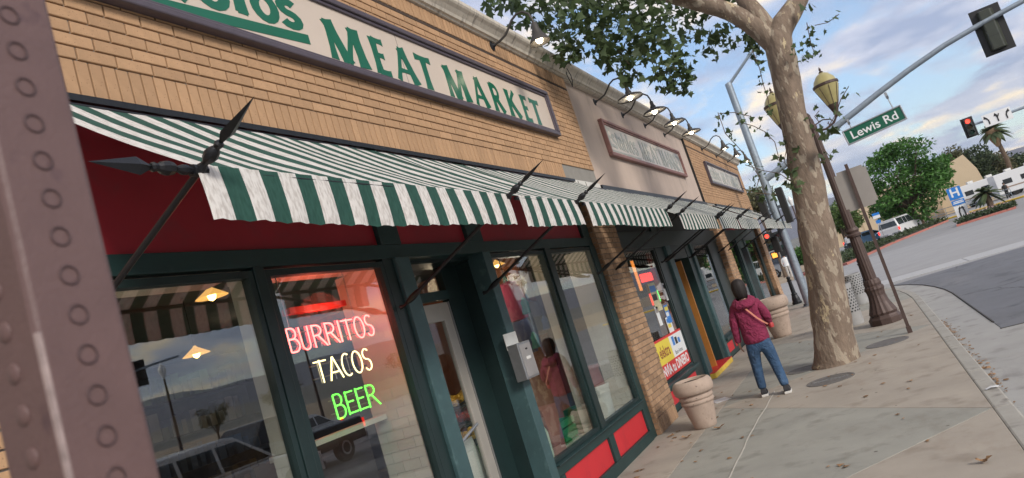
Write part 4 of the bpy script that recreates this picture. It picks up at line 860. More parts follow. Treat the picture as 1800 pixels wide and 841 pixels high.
# posters and lit signs of the second shop window
PX = X2-0.015
po = tag(empty('window_poster', (PX, 10.28, 0.46)), 'red and yellow money transfer poster low in the second shop window', 'poster')
bx('sheet', (0.0, 0.004), (0, 1.98), (0.0, 0.58), SRED, po); bx('yellow_field', (0.0042, 0.0052), (0.10, 1.05), (0.21, 0.545), SYEL, po); bx('white_field', (0.0042, 0.0052), (1.05, 1.92), (0.21, 0.545), SWHITE, po)
text('lettering', 'elektra', 0.24, mat('print_brown', (0.25, 0.04, 0.03), 0.5), po, FACADE((0.0058, 0.62, 0.375)), 0.0003, 0.9, 0.004)
MB().lathe([(0.05, 0), (0.05, 0.0005), (0.035, 0.0005), (0.035, 0)], 16).build('emblem', mat('print_brown', (0.25, 0.04, 0.03), 0.5), po).matrix_local = frame_m((0.0056, 0.2, 0.37), (0, 1, 0), (0, 0, 1))
for w_, y_ in (('ENVÍA', 0.40), ('tu', 0.87), ('DINERO', 1.45)): text('lettering', w_, 0.20, SWHITE, po, FACADE((0.0048, y_, 0.10)), 0.0003, 1.12, 0.006)
text('lettering', 'Banco Azteca', 0.09, SBLACK, po, FACADE((0.0056, 1.42, 0.27)), 0.0003, 1.0)
for k in range(3): bx('print_block', (0.0053, 0.0058), (1.2+0.18*k, 1.34+0.18*k), (0.38, 0.52-0.03*k), SBLUE if k != 1 else SBLACK, po)
def poster(px, py, w, h, cols, label):
    P = onx(px, py, PX-0.012); o = tag(empty('window_poster', P), label, 'poster', 'small posters taped inside the second shop window')
    bx('sheet', (-0.002, 0.0), (-w/2, w/2), (-h/2, h/2), cols[0], o)
    for k, c_ in enumerate(cols[1:]): bx('print_band', (0.0003, 0.0012), (-w*0.42, w*(0.42-0.2*(k % 2))), (h*(0.40-0.3*k-0.22), h*(0.40-0.3*k)), c_, o)
poster(1152, 522, 0.40, 0.46, [mat('poster_cream', (0.6, 0.55, 0.35), 0.5), SBLUE, SBLACK], 'cream and blue poster above the lit open sign')
poster(1174, 552, 0.26, 0.30, [SBLUE, SYEL, SWHITE], 'small blue poster with yellow band in the second window'); poster(1178, 572, 0.3, 0.28, [SWHITE, SBLUE, SYEL], 'small white and yellow poster just above the red poster'); poster(1158, 556, 0.18, 0.3, [SWHITE, SGREY], 'small pale notice beside the blue poster'); poster(1170, 513, 0.16, 0.3, [SWHITE, SBLACK], 'small white notice strip at the right window edge')
poster(1130, 560, 0.16, 0.26, [mat('poster_cream', (0.6, 0.55, 0.35), 0.5)], 'folded cream paper at the left window edge by the pier')
def lit(px, py, w, h, m, label, kind):
    P = onx(px, py, PX-0.16); o = tag(empty('led_sign', P), label, 'lit sign'); bx('housing', (-0.03, -0.005), (-w/2-.02, w/2+.02), (-h/2-.02, h/2+.02), SBLACK, o)
    if kind == 0:
        n = 6
        for k in range(n):
            y = -w/2+(k+.5)*w/n; t = MB().tube([(0.005, y-w*.05, -h*.4), (0.005, y-w*.02, h*.4), (0.005, y+w*.05, h*.3), (0.005, y+w*.04, -h*.4)], 0.013, 6); t.build('tube', m, o)
    else: bx('panel', (-0.004, 0.004), (-w/2, w/2), (-h/2, h/2), m, o)
    return o
lit(1136, 488, 0.72, 0.17, LEDR, 'red lit lettering strip high in the second shop window', 0)
o = lit(1148, 526, 0.26, 0.2, LEDR, 'red and green lit sign below the red strip', 1); bx('panel', (-0.003, 0.005), (0.14, 0.42), (-0.08, 0.12), mat('lit_green', (0.05, 0.6, 0.1), 0.4, emit=(0.1, 1, 0.15), estr=1.6), o)
o = lit(1119, 485, 0.14, 0.5, LEDO, 'narrow orange lit vertical sign at the pier edge', 1)
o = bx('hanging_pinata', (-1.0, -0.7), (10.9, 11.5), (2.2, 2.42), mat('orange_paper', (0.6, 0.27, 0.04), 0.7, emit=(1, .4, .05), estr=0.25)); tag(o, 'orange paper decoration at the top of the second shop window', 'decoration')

# ================================================================== STREET FURNITURE
# perforated post right in front of the lens
pd = ray(75, 640); pc = CAMP+pd*(0.50/math.hypot(pd.x, pd.y)); PW = 0.057
post = tag(empty('perforated_post', (pc.x, pc.y, 0)), 'brown painted square steel post with knock-out rings, close to the camera', 'post')
bx('tube', (-PW, 0), (0, PW), (0.0, 3.1), POSTBR, post, 0.004)
ring = MB()
for k in range(24): 
    a = 2*math.pi*k/24; ring.v += [(0.0, 0.0068*math.cos(a), 0.0068*math.sin(a)), (0.0009, 0.0062*math.cos(a), 0.0062*math.sin(a)), (0.0009, 0.0054*math.cos(a), 0.0054*math.sin(a)), (0.0, 0.0049*math.cos(a), 0.0049*math.sin(a))]
ring.f = [(4*k+j, 4*k+j+1, 4*((k+1) % 24)+j+1, 4*((k+1) % 24)+j) for k in range(24) for j in range(3)]
RINGM = mat('post_ring', (0.07, 0.04, 0.04), 0.55, var=0.15, scale=40)
o1 = ring.build('knockout_ring', RINGM, post, smooth=False, loc=(0.0002, PW*0.48, 1.3))
dome = MB().lathe([(0.0065, 0.0), (0.006, 0.0006), (0.0045, 0.0014), (0.002, 0.0018), (0.0005, 0.0019)], 16)
dome.v = [(v[0], -v[2], v[1]) for v in dome.v]
o2 = dome.build('rivet_head', POSTBR, post, smooth=True, loc=(-PW*0.5, -0.0002, 1.3))
for k in range(-12, 42):
    if k == 0: continue
    for q, dx in ((o1, 0), (o2, 0)):
        c_ = q.copy(); COL.objects.link(c_); c_.parent = post; c_.location = (q.location.x, q.location.y, 1.3+0.0254*k)
bx('cap', (-PW-0.002, 0.002), (-0.002, PW+0.002), (3.1, 3.112), POSTBR, post)
bx('paint_scrape', (-0.0030, 0.0), (0.0, 0.0030), (1.52, 1.80), mat('bare_metal', (0.30, 0.23, 0.215), 0.6, var=0.5, scale=60), post)
# planters
def planter(loc, s, label, hs=1.0, zs=1.0):
    p = tag(empty('stone_planter', loc), label, 'planter', 'round stone planters on the sidewalk')
    pr = [(0.185, 0), (0.20, 0.01), (0.212, 0.05), (0.24, 0.15), (0.272, 0.285), (0.278, 0.30), (0.295, 0.308), (0.303, 0.325), (0.297, 0.345), (0.282, 0.355), (0.298, 0.362), (0.308, 0.38), (0.302, 0.40), (0.286, 0.413), (0.284, 0.42), (0.325, 0.428), (0.352, 0.45), (0.365, 0.495), (0.358, 0.55), (0.328, 0.588), (0.29, 0.60), (0.266, 0.588), (0.258, 0.555)]
    MB().lathe([(r*s, z*zs) for r, z in pr], 40).build('bowl', PLANT, p, smooth=True)
    MB().lathe([(0.256*s, 0.55*zs), (0.17*s, 0.575*zs), (0.09*s, 0.565*zs), (0.001, 0.585*zs)], 20).build('soil', SOIL, p)
planter((0.62, 8.95, 0), 0.68, 'smaller round stone planter in front of the red poster', zs=0.98)
planter((0.80, 16.75, 0), 0.98, 'larger stone planter behind the person in the maroon hoodie', zs=1.45)
# ornate lamp post
lp = tag(empty('street_lamp', (2.85, 14.4, 0)), 'ornate brown fluted street lamp with two glass lanterns behind the tree', 'street lamp')
MB().lathe([(0.27, 0), (0.275, 0.10), (0.25, 0.13), (0.235, 0.16)], 10).build('plinth', BRONZE, lp)
MB().lathe([(0.22, 0.16), (0.235, 0.20), (0.21, 0.26), (0.165, 0.38), (0.145, 0.5), (0.15, 0.58), (0.165, 0.62), (0.16, 0.66), (0.14, 0.68), (0.145, 0.72), (0.135, 0.78), (0.125, 0.80)], 32, flute=0.045).build('fluted_base', BRONZE, lp)
MB().lathe([(0.105, 0.78), (0.095, 1.5), (0.088, 1.62)], 28, flute=0.06).build('shaft', BRONZE, lp)
MB().lathe([(0.12, 1.60), (0.125, 1.64), (0.10, 1.67), (0.115, 1.71), (0.095, 1.76)], 24).build('collar', BRONZE, lp)
MB().lathe([(0.085, 1.74), (0.06, 3.6), (0.05, 3.86)], 24, flute=0.06).build('shaft', BRONZE, lp)
MB().lathe([(0.07, 3.66), (0.075, 3.72), (0.05, 3.78), (0.03, 3.95), (0.001, 4.0)], 16).build('finial', BRONZE, lp)
for s in (-1, 1):
    ar = MB().tube([(0.04*s, 0, 3.62), (0.2*s, 0, 3.60), (0.36*s, 0, 3.66), (0.45*s, 0, 3.78)], 0.02, 8); ar.tube([(0.05*s, 0, 3.74), (0.2*s, 0, 3.78), (0.32*s, 0, 3.74), (0.36*s, 0, 3.68), (0.3*s, 0, 3.64), (0.26*s, 0, 3.68), (0.28*s, 0, 3.71)], 0.012, 6); ar.build('scroll_arm', BRONZE, lp)
    c_ = (0.45*s, 0, 3.78)
    ln = MB().lathe([(0.03, -0.04), (0.045, 0.0), (0.05, 0.06), (0.085, 0.16), (0.10, 0.20)], 16, c_).build('lantern_cup', BRONZE, lp, smooth=True)
    MB().lathe([(0.09, 0.20), (0.155, 0.38), (0.205, 0.52), (0.21, 0.57)], 16, c_).build('lantern_glass', LENSY, ln, smooth=True)
    MB().lathe([(0.212, 0.55), (0.224, 0.555), (0.224, 0.60), (0.21, 0.605)], 16, c_).build('lantern_band', BRONZE, ln)
    MB().lathe([(0.205, 0.60), (0.18, 0.68), (0.11, 0.77), (0.04, 0.81)], 16, c_).build('lantern_roof', LENSY, ln, smooth=True)
    MB().lathe([(0.035, 0.80), (0.04, 0.83), (0.015, 0.85), (0.022, 0.88), (0.001, 0.93)], 10, c_).build('lantern_finial', BRONZE, ln)
    for k in range(8):
        a = k*math.pi/4+0.2; MB().tube([(c_[0]+r*math.cos(a), r*math.sin(a), c_[2]+z) for r, z in ((0.098, 0.2), (0.16, 0.38), (0.212, 0.53))], 0.005, 5).build('glazing_bar', BRONZE, ln)
# rear-facing sign on its brown post
sp = tag(empty('street_sign', (3.12, 12.47, 0)), 'back of a grey rectangular street sign on a thin brown square post', 'sign')
MB().box(-0.024, 0.024, -0.024, 0.024, 0, 2.72).build('post', BRONZE, sp); MB().box(-0.034, 0.034, -0.034, 0.034, 0, 0.10).build('post_sleeve', BRONZE, sp)
pl_ = MB().box(-0.22, 0.25, 0.026, 0.030, 2.0, 2.64).build('plate', SGREY, sp, bevel=0.0)
bm = bmesh.new(); bm.from_mesh(pl_.data); ed = [e_ for e_ in bm.edges if abs(e_.verts[0].co.y-e_.verts[1].co.y) > 0.001]; bmesh.ops.bevel(bm, geom=ed, offset=0.045, segments=5, affect='EDGES'); bm.to_mesh(pl_.data); bm.free()
for z in (2.08, 2.56): MB().lathe([(0.014, -0.026), (0.014, -0.036), (0.001, -0.036)], 8).build('bolt', CHROME, sp).matrix_local = frame_m((0, 0.0, z), (1, 0, 0), (0, 0, 1))
# perforated bins
def pbin(loc, label, h=0.74):
    b = tag(empty('perforated_bin', loc), label, 'bin', 'perforated steel bins by the tree')
    MB().lathe([(0.19, 0.0), (0.20, 0.02), (0.205, h-0.02), (0.212, h), (0.19, h), (0.185, 0.05), (0.001, 0.05)], 32).build('body', mat('bin_steel', (0.42, 0.42, 0.42), 0.5, metal=0.2, var=0.08), b, smooth=True)
    hl = MB()
    for r in range(9):
        for k in range(20):
            a = 2*math.pi*(k+0.5*(r % 2))/20; z = 0.27+r*0.052; c_ = Vector((0.2055*math.cos(a), 0.2055*math.sin(a), z)); n = Vector((math.cos(a), math.sin(a), 0)); t = Vector((-n.y, n.x, 0)); w = Vector((0, 0, 1)); q = c_+n*0.0015
            hl.add([q-t*.014-w*.014, q+t*.014-w*.014, q+t*.014+w*.014, q-t*.014+w*.014], [(0, 1, 2, 3)])
    tag(hl.build('perforations', SBLACK, b), None, None, kind='stuff')
pbin((2.28, 15.35, 0), 'nearer perforated grey steel bin half hidden by the tree', 0.80); pbin((2.42, 19.2, 0), 'farther perforated grey steel bin between tree and lamp', 0.74)
# bollards
def bollard(loc, label):
    b = tag(empty('iron_bollard', loc), label, 'bollard', 'dark iron bollards at the corner')
    MB().lathe([(0.15, 0), (0.155, 0.06), (0.13, 0.1), (0.12, 0.2), (0.09, 0.3), (0.1, 0.33), (0.085, 0.36)], 20, flute=0.05).build('base', BLACK, b)
    MB().lathe([(0.072, 0.34), (0.06, 0.78)], 20, flute=0.06).build('shaft', BLACK, b); MB().lathe([(0.075, 0.77), (0.08, 0.8), (0.05, 0.83), (0.065, 0.87), (0.05, 0.92), (0.001, 0.94)], 16).build('cap', BLACK, b, smooth=True)
bollard((0.45, 25.3, 0), 'dark fluted iron bollard between the building corner and the signal pole'); bollard((2.66, 22.0, 0), 'dark bollard partly hidden behind the street lamp base')
# traffic signal pole with curved mast arm
tp_ = tag(empty('signal_pole', (0.97, 23.2, 0)), 'tall grey signal pole with curved mast arm at the corner', 'signal pole')
MB().lathe([(0.20, 0), (0.20, 0.03), (0.14, 0.035)], 16).build('base_plate', POLE, tp_)
for k in range(4): a = k*math.pi/2+.7; MB().lathe([(0.025, 0.03), (0.025, 0.09), (0.001, 0.09)], 6, (0.17*math.cos(a), 0.17*math.sin(a), 0)).build('anchor_bolt', BLACK, tp_)
MB().lathe([(0.125, 0.03), (0.12, 3.0), (0.105, 7.15), (0.001, 7.2)], 20).build('shaft', POLE, tp_, smooth=True)
MB().tube([(0.03, 0, 3.95), (1.0, 0, 4.28), (2.02, 0, 4.59), (3.0, 0, 4.93), (3.72, 0, 5.19), (4.6, 0, 5.48), (5.61, 0, 5.76), (6.65, 0, 5.95), (7.64, 0, 6.09), (9.0, 0, 6.2)], [.10, .098, .094, .09, .085, .08, .075, .07, .066, .06], 14).build('mast_arm', POLE, tp_, smooth=True)
MB().tube([(0.0, 0.02, 7.1), (0.9, 0.05, 7.75), (1.8, 0.05, 8.1)], [.05, .045, .04], 10).build('luminaire_arm', POLE, tp_, smooth=True)
def signal(name, loc, label, face=1, lit_=0, s=1.0, back=True, parent=None, rz=0.0):
    t = tag(empty(name, loc, rz), label, 'traffic light')
    f = face
    if back: bx('backplate', (-0.33*s, 0.33*s), (-0.01, 0.01), (-0.62*s, 0.62*s), SBLACK, t)
    MB().box(-0.19*s, 0.19*s, -0.10*s-0.1*s*f, 0.1*s-0.1*s*f, -0.54*s, 0.54*s).build('housing', mat('signal_green_black', (0.03, 0.035, 0.03), 0.4), t, bevel=0.03*s)
    for k in range(3):
        z = (0.36-0.36*k)*s
        m = (LEDR if lit_ == 1 and k == 0 else (mat('lens_dark%d' % k, ((0.06, 0.012, 0.01), (0.07, 0.05, 0.01), (0.01, 0.05, 0.03))[k], 0.3)))
        l = MB().lathe([(0.135*s, 0), (0.12*s, 0.02*s), (0.001, 0.035*s)], 20).build('lens', m, t); l.matrix_local = frame_m((0, -0.203*s, z), (1, 0, 0), (0, 0, 1))
        v = MB(); n = 12
        for j in range(n+1):
            a = math.pi*(-0.1+1.2*j/n); x_, z_ = 0.15*s*math.cos(a), 0.15*s*math.sin(a)
            v.v += [(x_, -0.19*s, z+z_), (x_, -0.40*s, z+z_)]
        v.f = [(2*j, 2*j+1, 2*j+3, 2*j+2) for j in range(n)]; v.build('visor', SBLACK, t)
    return t
# face=+1 looks towards -y (us); the mast-arm head faces away
hd = tag(empty('traffic_light', (7.74, 23.33, 5.70)), 'back of a black traffic light head hung on the curved mast arm', 'traffic light')
bx('backplate', (-0.36, 0.36), (0.0, 0.014), (-0.66, 0.66), SBLACK, hd, 0.03)
MB().prism([(-0.21, 0.0), (-0.17, -0.17), (0.10, -0.17), (0.20, 0.0)], 'z', -0.56, 0.56).build('housing', mat('signal_back', (0.035, 0.04, 0.028), 0.35), hd, bevel=0.02)
for z in (-0.185, 0.185): bx('seam', (-0.17, 0.1), (-0.173, -0.17), (z-0.006, z+0.006), SBLACK, hd)
for z in (-0.36, 0.0, 0.36):
    v = MB(); n = 12
    for j in range(n+1): a = math.pi*(-0.1+1.2*j/n); v.v += [(0.16*math.cos(a), 0.014, z+0.16*math.sin(a)), (0.16*math.cos(a), 0.22, z+0.16*math.sin(a))]
    v.f = [(2*j, 2*j+1, 2*j+3, 2*j+2) for j in range(n)]; v.build('visor', SBLACK, hd)
# hanging street name sign
ss = tag(empty('street_name_sign', (4.27, 23.2, 4.36)), 'green street name sign with white lettering hung from the mast arm', 'street sign'); ss.rotation_euler = (0, R(-5.0), 0)
bx('panel', (-0.78, 0.78), (-0.03, 0.03), (-0.185, 0.185), SGREEN, ss); 
for (a, b, c_, d) in ((-0.82, 0.82, -0.225, -0.19), (-0.82, 0.82, 0.19, 0.225), (-0.82, -0.785, -0.188, 0.188), (0.785, 0.82, -0.188, 0.188)): bx('frame', (a, b), (-0.05, 0.05), (c_, d), CHROME, ss, 0.006)
text('lettering', 'Lewis Rd', 0.34, SWHITE, ss, frame_m((0.0, -0.0315, -0.005), (1, 0, 0), (0, 0, 1)), 0.001, 1.05, 0.004)
for x in (-0.55, 0.62):
    zt = 0.42 if x < 0 else 0.62
    MB().tube([(x, 0, 0.22), (x, 0, zt)], 0.016, 7).build('hanger', CHROME, ss); MB().tube([(x-0.03, 0, zt), (x+0.03, 0, zt)], 0.10, 12).build('clamp', CHROME, ss)
# side heads on the corner pole
for (dx, dz, lb) in ((-0.28, 3.02, 'black signal head edge-on at the left of the corner pole'), (0.3, 3.05, 'black signal head edge-on at the right of the corner pole'), (-0.3, 2.0, 'lower black pedestrian signal on the corner pole')):
    t = tag(empty('side_signal', (0.97+dx, 23.2, dz)), lb, 'traffic light'); hh = 0.55 if dz > 2.5 else 0.24
    bx('housing', (-0.10, 0.10), (-0.16, 0.2), (-hh, hh), SBLACK, t, 0.02); bx('visor', (-0.09, 0.09), (0.2, 0.36), (hh*0.3, hh*0.8), SBLACK, t); bx('bracket', (0.1 if dx < 0 else -0.2, 0.2 if dx < 0 else -0.1), (-0.03, 0.03), (-0.05, 0.05), POLE, t)

# ================================================================== TREES
LOBES = [(0, 0), (0.18, 0.05), (0.5, -0.02), (0.36, 0.2), (0.62, 0.42), (0.34, 0.46), (0.22, 0.62), (0.0, 1.0), (-0.22, 0.62), (-0.34, 0.46), (-0.62, 0.42), (-0.36, 0.2), (-0.5, -0.02), (-0.18, 0.05)]
SIMPLE = [(0, 0), (0.22, 0.4), (0, 1.0), (-0.22, 0.4)]
def leaf(mb, p, s, rnd, shape=LOBES, droop=0.6):
    d = Vector((rnd.gauss(0, 1), rnd.gauss(0, 1), rnd.gauss(-droop, 0.7))).normalized(); e1 = d.cross(Vector((rnd.gauss(0, 1), rnd.gauss(0, 1), rnd.gauss(0, 1)))).normalized(); nn = d.cross(e1)
    p = Vector(p); mb.add([p+e1*(x*s)+d*(y*s)+nn*(0.12*s*abs(x)) for x, y in shape], [tuple(range(len(shape)))])
def finish(mb, name, m, parent):
    me = bpy.data.meshes.new(name); me.from_pydata(mb.v, [], mb.f); me.materials.append(m); return link(name, me, parent)
T = tag(empty('sycamore_tree', (2.11, 11.3, 0)), 'mottled sycamore tree leaning over the sidewalk beside the woman', 'tree')
def rel(p): return (p[0]-2.11, p[1]-11.3, p[2])
def trunkmesh(path, rad, n=20, seed=1):
    rnd = random.Random(seed); P = [Vector(rel(p)) for p in path]; pts, rr = [], []
    k = len(P)
    for i in range(k-1):
        p0, p1, p2, p3 = P[max(i-1, 0)], P[i], P[i+1], P[min(i+2, k-1)]
        for j in range(6):
            t = j/6; pts.append(0.5*((2*p1)+(p2-p0)*t+(2*p0-5*p1+4*p2-p3)*t*t+(3*p1-p0-3*p2+p3)*t**3)); rr.append((rad[i]*(1-t)+rad[i+1]*t)*rnd.uniform(0.97, 1.03))
    pts.append(P[-1]); rr.append(rad[-1]); return MB().tube(pts, rr, n)
tm = trunkmesh([(2.07, 11.3, -0.05), (2.12, 11.3, 0.18), (2.28, 11.3, 0.9), (2.45, 11.3, 1.9), (2.60, 11.3, 2.8), (2.71, 11.3, 3.6), (2.83, 11.3, 4.35), (2.92, 11.32, 4.75), (3.3, 11.5, 5.15), (3.8, 11.9, 5.9), (4.6, 12.6, 7.2), (5.0, 13, 8.6)], [.30, .275, .25, .24, .215, .195, .205, .19, .14, .11, .08, .03])
trunk = tm.build('trunk', BARK, T, smooth=True); trunk.modifiers.clear()
bm = bmesh.new(); bm.from_mesh(trunk.data)
for v in bm.verts:
    a = math.atan2(v.co.y, v.co.x-0.1*v.co.z); v.co.x += 0.012*math.sin(3*a+v.co.z*1.1)+0.008*math.sin(v.co.z*5+a*2); v.co.y += 0.012*math.cos(4*a+v.co.z*1.6)
    if v.co.z < 0.25: q = 1+(0.25-v.co.z)*0.55*(0.5+0.5*math.sin(a*4+1)); v.co.x *= q; v.co.y *= q
bm.to_mesh(trunk.data); bm.free()
LIMBS = [([(2.84, 11.3, 4.5), (2.66, 11.25, 4.92), (2.42, 11.15, 5.28), (2.1, 11.05, 5.56), (1.62, 10.85, 5.93), (0.95, 10.4, 6.45), (0.2, 9.8, 7.0), (-0.6, 9.2, 7.3)], [.15, .14, .13, .125, .12, .10, .07, .03]),
         ([(2.86, 11.3, 4.6), (2.74, 11.35, 5.1), (2.58, 11.4, 5.7), (2.5, 11.5, 6.6), (2.7, 11.8, 7.8), (2.6, 12, 9)], [.15, .13, .11, .1, .08, .03]),
         ([(2.1, 11.05, 5.56), (1.6, 10.3, 6.0), (1.2, 9.4, 6.2), (0.8, 8.6, 6.2)], [.07, .06, .045, .02]),
         ([(1.3, 10.6, 6.2), (1.0, 9.6, 5.9), (0.9, 8.8, 5.75)], [.05, .035, .015]),
         ([(3.3, 11.5, 5.15), (3.9, 10.8, 6.2), (4.6, 10.2, 7.2)], [.1, .07, .03])]
for i, (p, r) in enumerate(LIMBS): o = trunkmesh(p, r, 12, i+3).build('limb', BARK, T, smooth=True); o.modifiers.clear()
rnd = random.Random(11); cr_ = MB(); tw = MB()
CL = [(880, -5, 34, 9), (925, 18, 40, 9.2), (960, 50, 36, 9.3), (985, 85, 30, 9), (1015, 30, 48, 9.2), (1000, 88, 26, 9), (1050, 60, 44, 9.5), (1085, 20, 50, 9.5), (1075, 100, 34, 9.6), (1110, 70, 46, 9.8), (1100, 135, 22, 9.6), (1140, 40, 50, 9.8), (1150, 95, 44, 9.9), (1175, 60, 40, 12), (1190, 110, 32, 10), (1160, 135, 24, 9.8), (1205, 135, 20, 10), (1215, 30, 34, 12), (1240, 60, 26, 12), (1248, 85, 20, 12), (1270, 70, 18, 12), (1290, 25, 22, 12), (1310, 75, 16, 12), (1325, 55, 14, 12), (1330, 95, 16, 12), (1040, -10, 60, 9.3), (960, -20, 60, 9), (1130, -20, 60, 9.8), (1225, -20, 60, 12), (1300, -20, 50, 12), (1190, 150, 14, 10)]
SP = [(1105, 108, 22, 9.6), (1112, 125, 12, 9.6), (1072, 120, 10, 9.6), (1180, 155, 14, 9.9), (1205, 158, 10, 10), (1008, 100, 8, 9.0), (940, 72, 14, 8.8), (1400, 90, 16, 11), (1420, 100, 12, 11.2), (1425, 70, 10, 11.2)]
for (px, py, rpx, Y) in CL:
    c0 = ony(px, py, Y); dist = (c0-CAMP).length; rr = rpx*dist/FPX
    for k in range(int(14+0.028*rpx*rpx)):
        v = Vector((rnd.gauss(0, 1), rnd.gauss(0, 1), rnd.gauss(0, 1))).normalized()*rr*rnd.random()**0.42; v.y *= 1.8
        leaf(cr_, Vector(rel(c0+v)), rnd.uniform(0.07, 0.155), rnd)
for (px, py, rpx, Y) in SP:
    c0 = ony(px, py, Y); rr = rpx*(c0-CAMP).length/FPX
    for k in range(int(rpx*0.9)): leaf(cr_, Vector(rel(c0+Vector((rnd.gauss(0, .5), rnd.gauss(0, .5), rnd.gauss(0, .5)))*rr)), rnd.uniform(0.04, 0.09), rnd)
# the rest of the crown above the frame
CR2 = [(Vector((rnd.uniform(-0.6, 5.6), rnd.uniform(8.5, 14.5), rnd.uniform(7.0, 9.8))), rnd.uniform(0.5, 0.95)) for k in range(46)]
for c0, rr in CR2:
    if (c0-Vector((2.6, 11.5, 8.0))).length > 3.6: continue
    for k in range(65): v = Vector((rnd.gauss(0, 1), rnd.gauss(0, 1), rnd.gauss(0, 1))).normalized()*rr*rnd.random()**0.4; leaf(cr_, Vector(rel(c0+v)), rnd.uniform(0.09, 0.17), rnd)
    tw.tube([rel(Vector((2.6, 11.5, 6.8))), rel(c0)], [0.035, 0.01], 5)
# hanging twigs with small leaves around the lamp
TW = [([(1262, 198), (1275, 235), (1300, 262), (1322, 292), (1335, 312), (1330, 330)], 10.6), ([(1322, 88), (1335, 120), (1342, 150), (1350, 175), (1356, 205)], 10.9), ([(1300, 215), (1325, 222), (1345, 232), (1362, 250), (1372, 290)], 10.9), ([(1375, 215), (1385, 250), (1378, 285), (1390, 300)], 11.2), ([(1395, 240), (1400, 275), (1385, 310)], 11.3), ([(1418, 40), (1425, 75), (1432, 95), (1420, 105)], 11.2), ([(1475, 25), (1455, 40), (1432, 45)], 11.3), ([(1492, 152), (1478, 175), (1470, 200), (1455, 225)], 11.0), ([(1440, 195), (1432, 205), (1440, 215)], 11.2), ([(1448, 262), (1462, 280), (1440, 285)], 11.3), ([(1310, 290), (1340, 300), (1370, 305), (1392, 320)], 11.0), ([(1265, 200), (1290, 198), (1320, 205)], 10.7), ([(1302, 330), (1330, 340), (1365, 342)], 11.1), ([(1180, 100), (1190, 130), (1205, 158)], 10), ([(1085, 90), (1105, 112), (1120, 128)], 9.6), ([(935, 60), (950, 70), (985, 72)], 8.9)]
for pl_, Y in TW:
    pts = [ony(x, y, Y) for x, y in pl_]; tw.tube([rel(p) for p in pts], 0.006, 5)
    for i in range(len(pts)-1):
        for k in range(5):
            p = pts[i].lerp(pts[i+1], rnd.random())+Vector((rnd.gauss(0, .05), rnd.gauss(0, .08), rnd.gauss(0, .05))); leaf(cr_, Vector(rel(p)), rnd.uniform(0.04, 0.10), rnd)
for (px, py, s, Y) in ((1465, 225, 0.2, 10.9), (1455, 235, 0.15, 10.9), (1398, 275, 0.16, 11.2), (1396, 325, 0.17, 11.0), (1352, 335, 0.14, 11.0), (1425, 15, 0.16, 11.2), (1345, 345, 0.13, 11), (1410, 238, 0.14, 11.2), (1392, 295, 0.16, 11.1), (1385, 318, 0.14, 11.1), (1398, 262, 0.14, 11.1)):
    for k in range(3): leaf(cr_, Vector(rel(ony(px+rnd.gauss(0, 6), py+rnd.gauss(0, 6), Y))), s*rnd.uniform(0.7, 1), rnd)
tag(finish(cr_, 'crown', LEAF, T), None, None, kind='stuff'); tag(tw.build('twigs', BARK2, T), None, None, kind='stuff')

def far_tree(base, h, crown, label, lm, n=1500, ls=0.35, tr=0.25, seed=1, shape=SIMPLE, kids=None, name='tree', lean=(0, 0)):
    t = tag(empty(name, base), label, 'tree'); rnd = random.Random(seed); c = MB()
    zc_ = sum(q[2] for q in crown)/len(crown)
    tb = MB(); tb.tube([(0, 0, -0.1), (lean[0]*.3, 0, h*0.15), (lean[0]*.6, lean[1], h*0.3), (lean[0], lean[1], h*0.5)], [tr*1.3, tr, tr*0.85, tr*0.5], 10)
    for q in crown[::2]: tb.tube([(lean[0]*.5, lean[1]*.5, h*0.26), (q[0]*.5, q[1]*.5, (h*.26+q[2])*.5+.2), (q[0], q[1], q[2])], [tr*0.5, tr*0.3, 0.04], 6)
    tb.build('trunk', BARK2, t, smooth=True)
    for (x, y, z, r) in crown:
        for k in range(max(10, int(n/len(crown)))):
            v = Vector((rnd.gauss(0, 1), rnd.gauss(0, 1), rnd.gauss(0, 1))).normalized(); v = v*r*(0.55+0.5*rnd.random()); v.z *= 0.75
            leaf(c, Vector((x, y, z))+v, ls*rnd.uniform(0.6, 1.2), rnd, shape, 0.2)
    finish(c, 'crown', lm, t)['kind'] = 'stuff'; return t
def blob(px0, px1, py0, py1, Y, base, n, r, seed):
    rnd = random.Random(seed); o = []
    for k in range(n):
        a = rnd.uniform(0, 6.28); q = rnd.random()**.5; x = (px0+px1)/2+(px1-px0)/2*q*math.cos(a); y = (py0+py1)/2+(py1-py0)/2*q*math.sin(a)-(x-(px0+px1)/2)*0.12
        p = ony(x, y, Y+rnd.uniform(-2.5, 2.5)); o.append((p.x-base[0], p.y-base[1], p.z-base[2], r*rnd.uniform(.7, 1.2)))
    return o
bt = (8.1, 78.0, RZ); far_tree(bt, 9, blob(1520, 1662, 256, 380, 78, bt, 44, 1.25, 5), 'full round bright green tree above the white pickup across the junction', LEAFB, 12000, 0.40, 0.28, 5, name='street_tree', lean=(-1.2, 0))

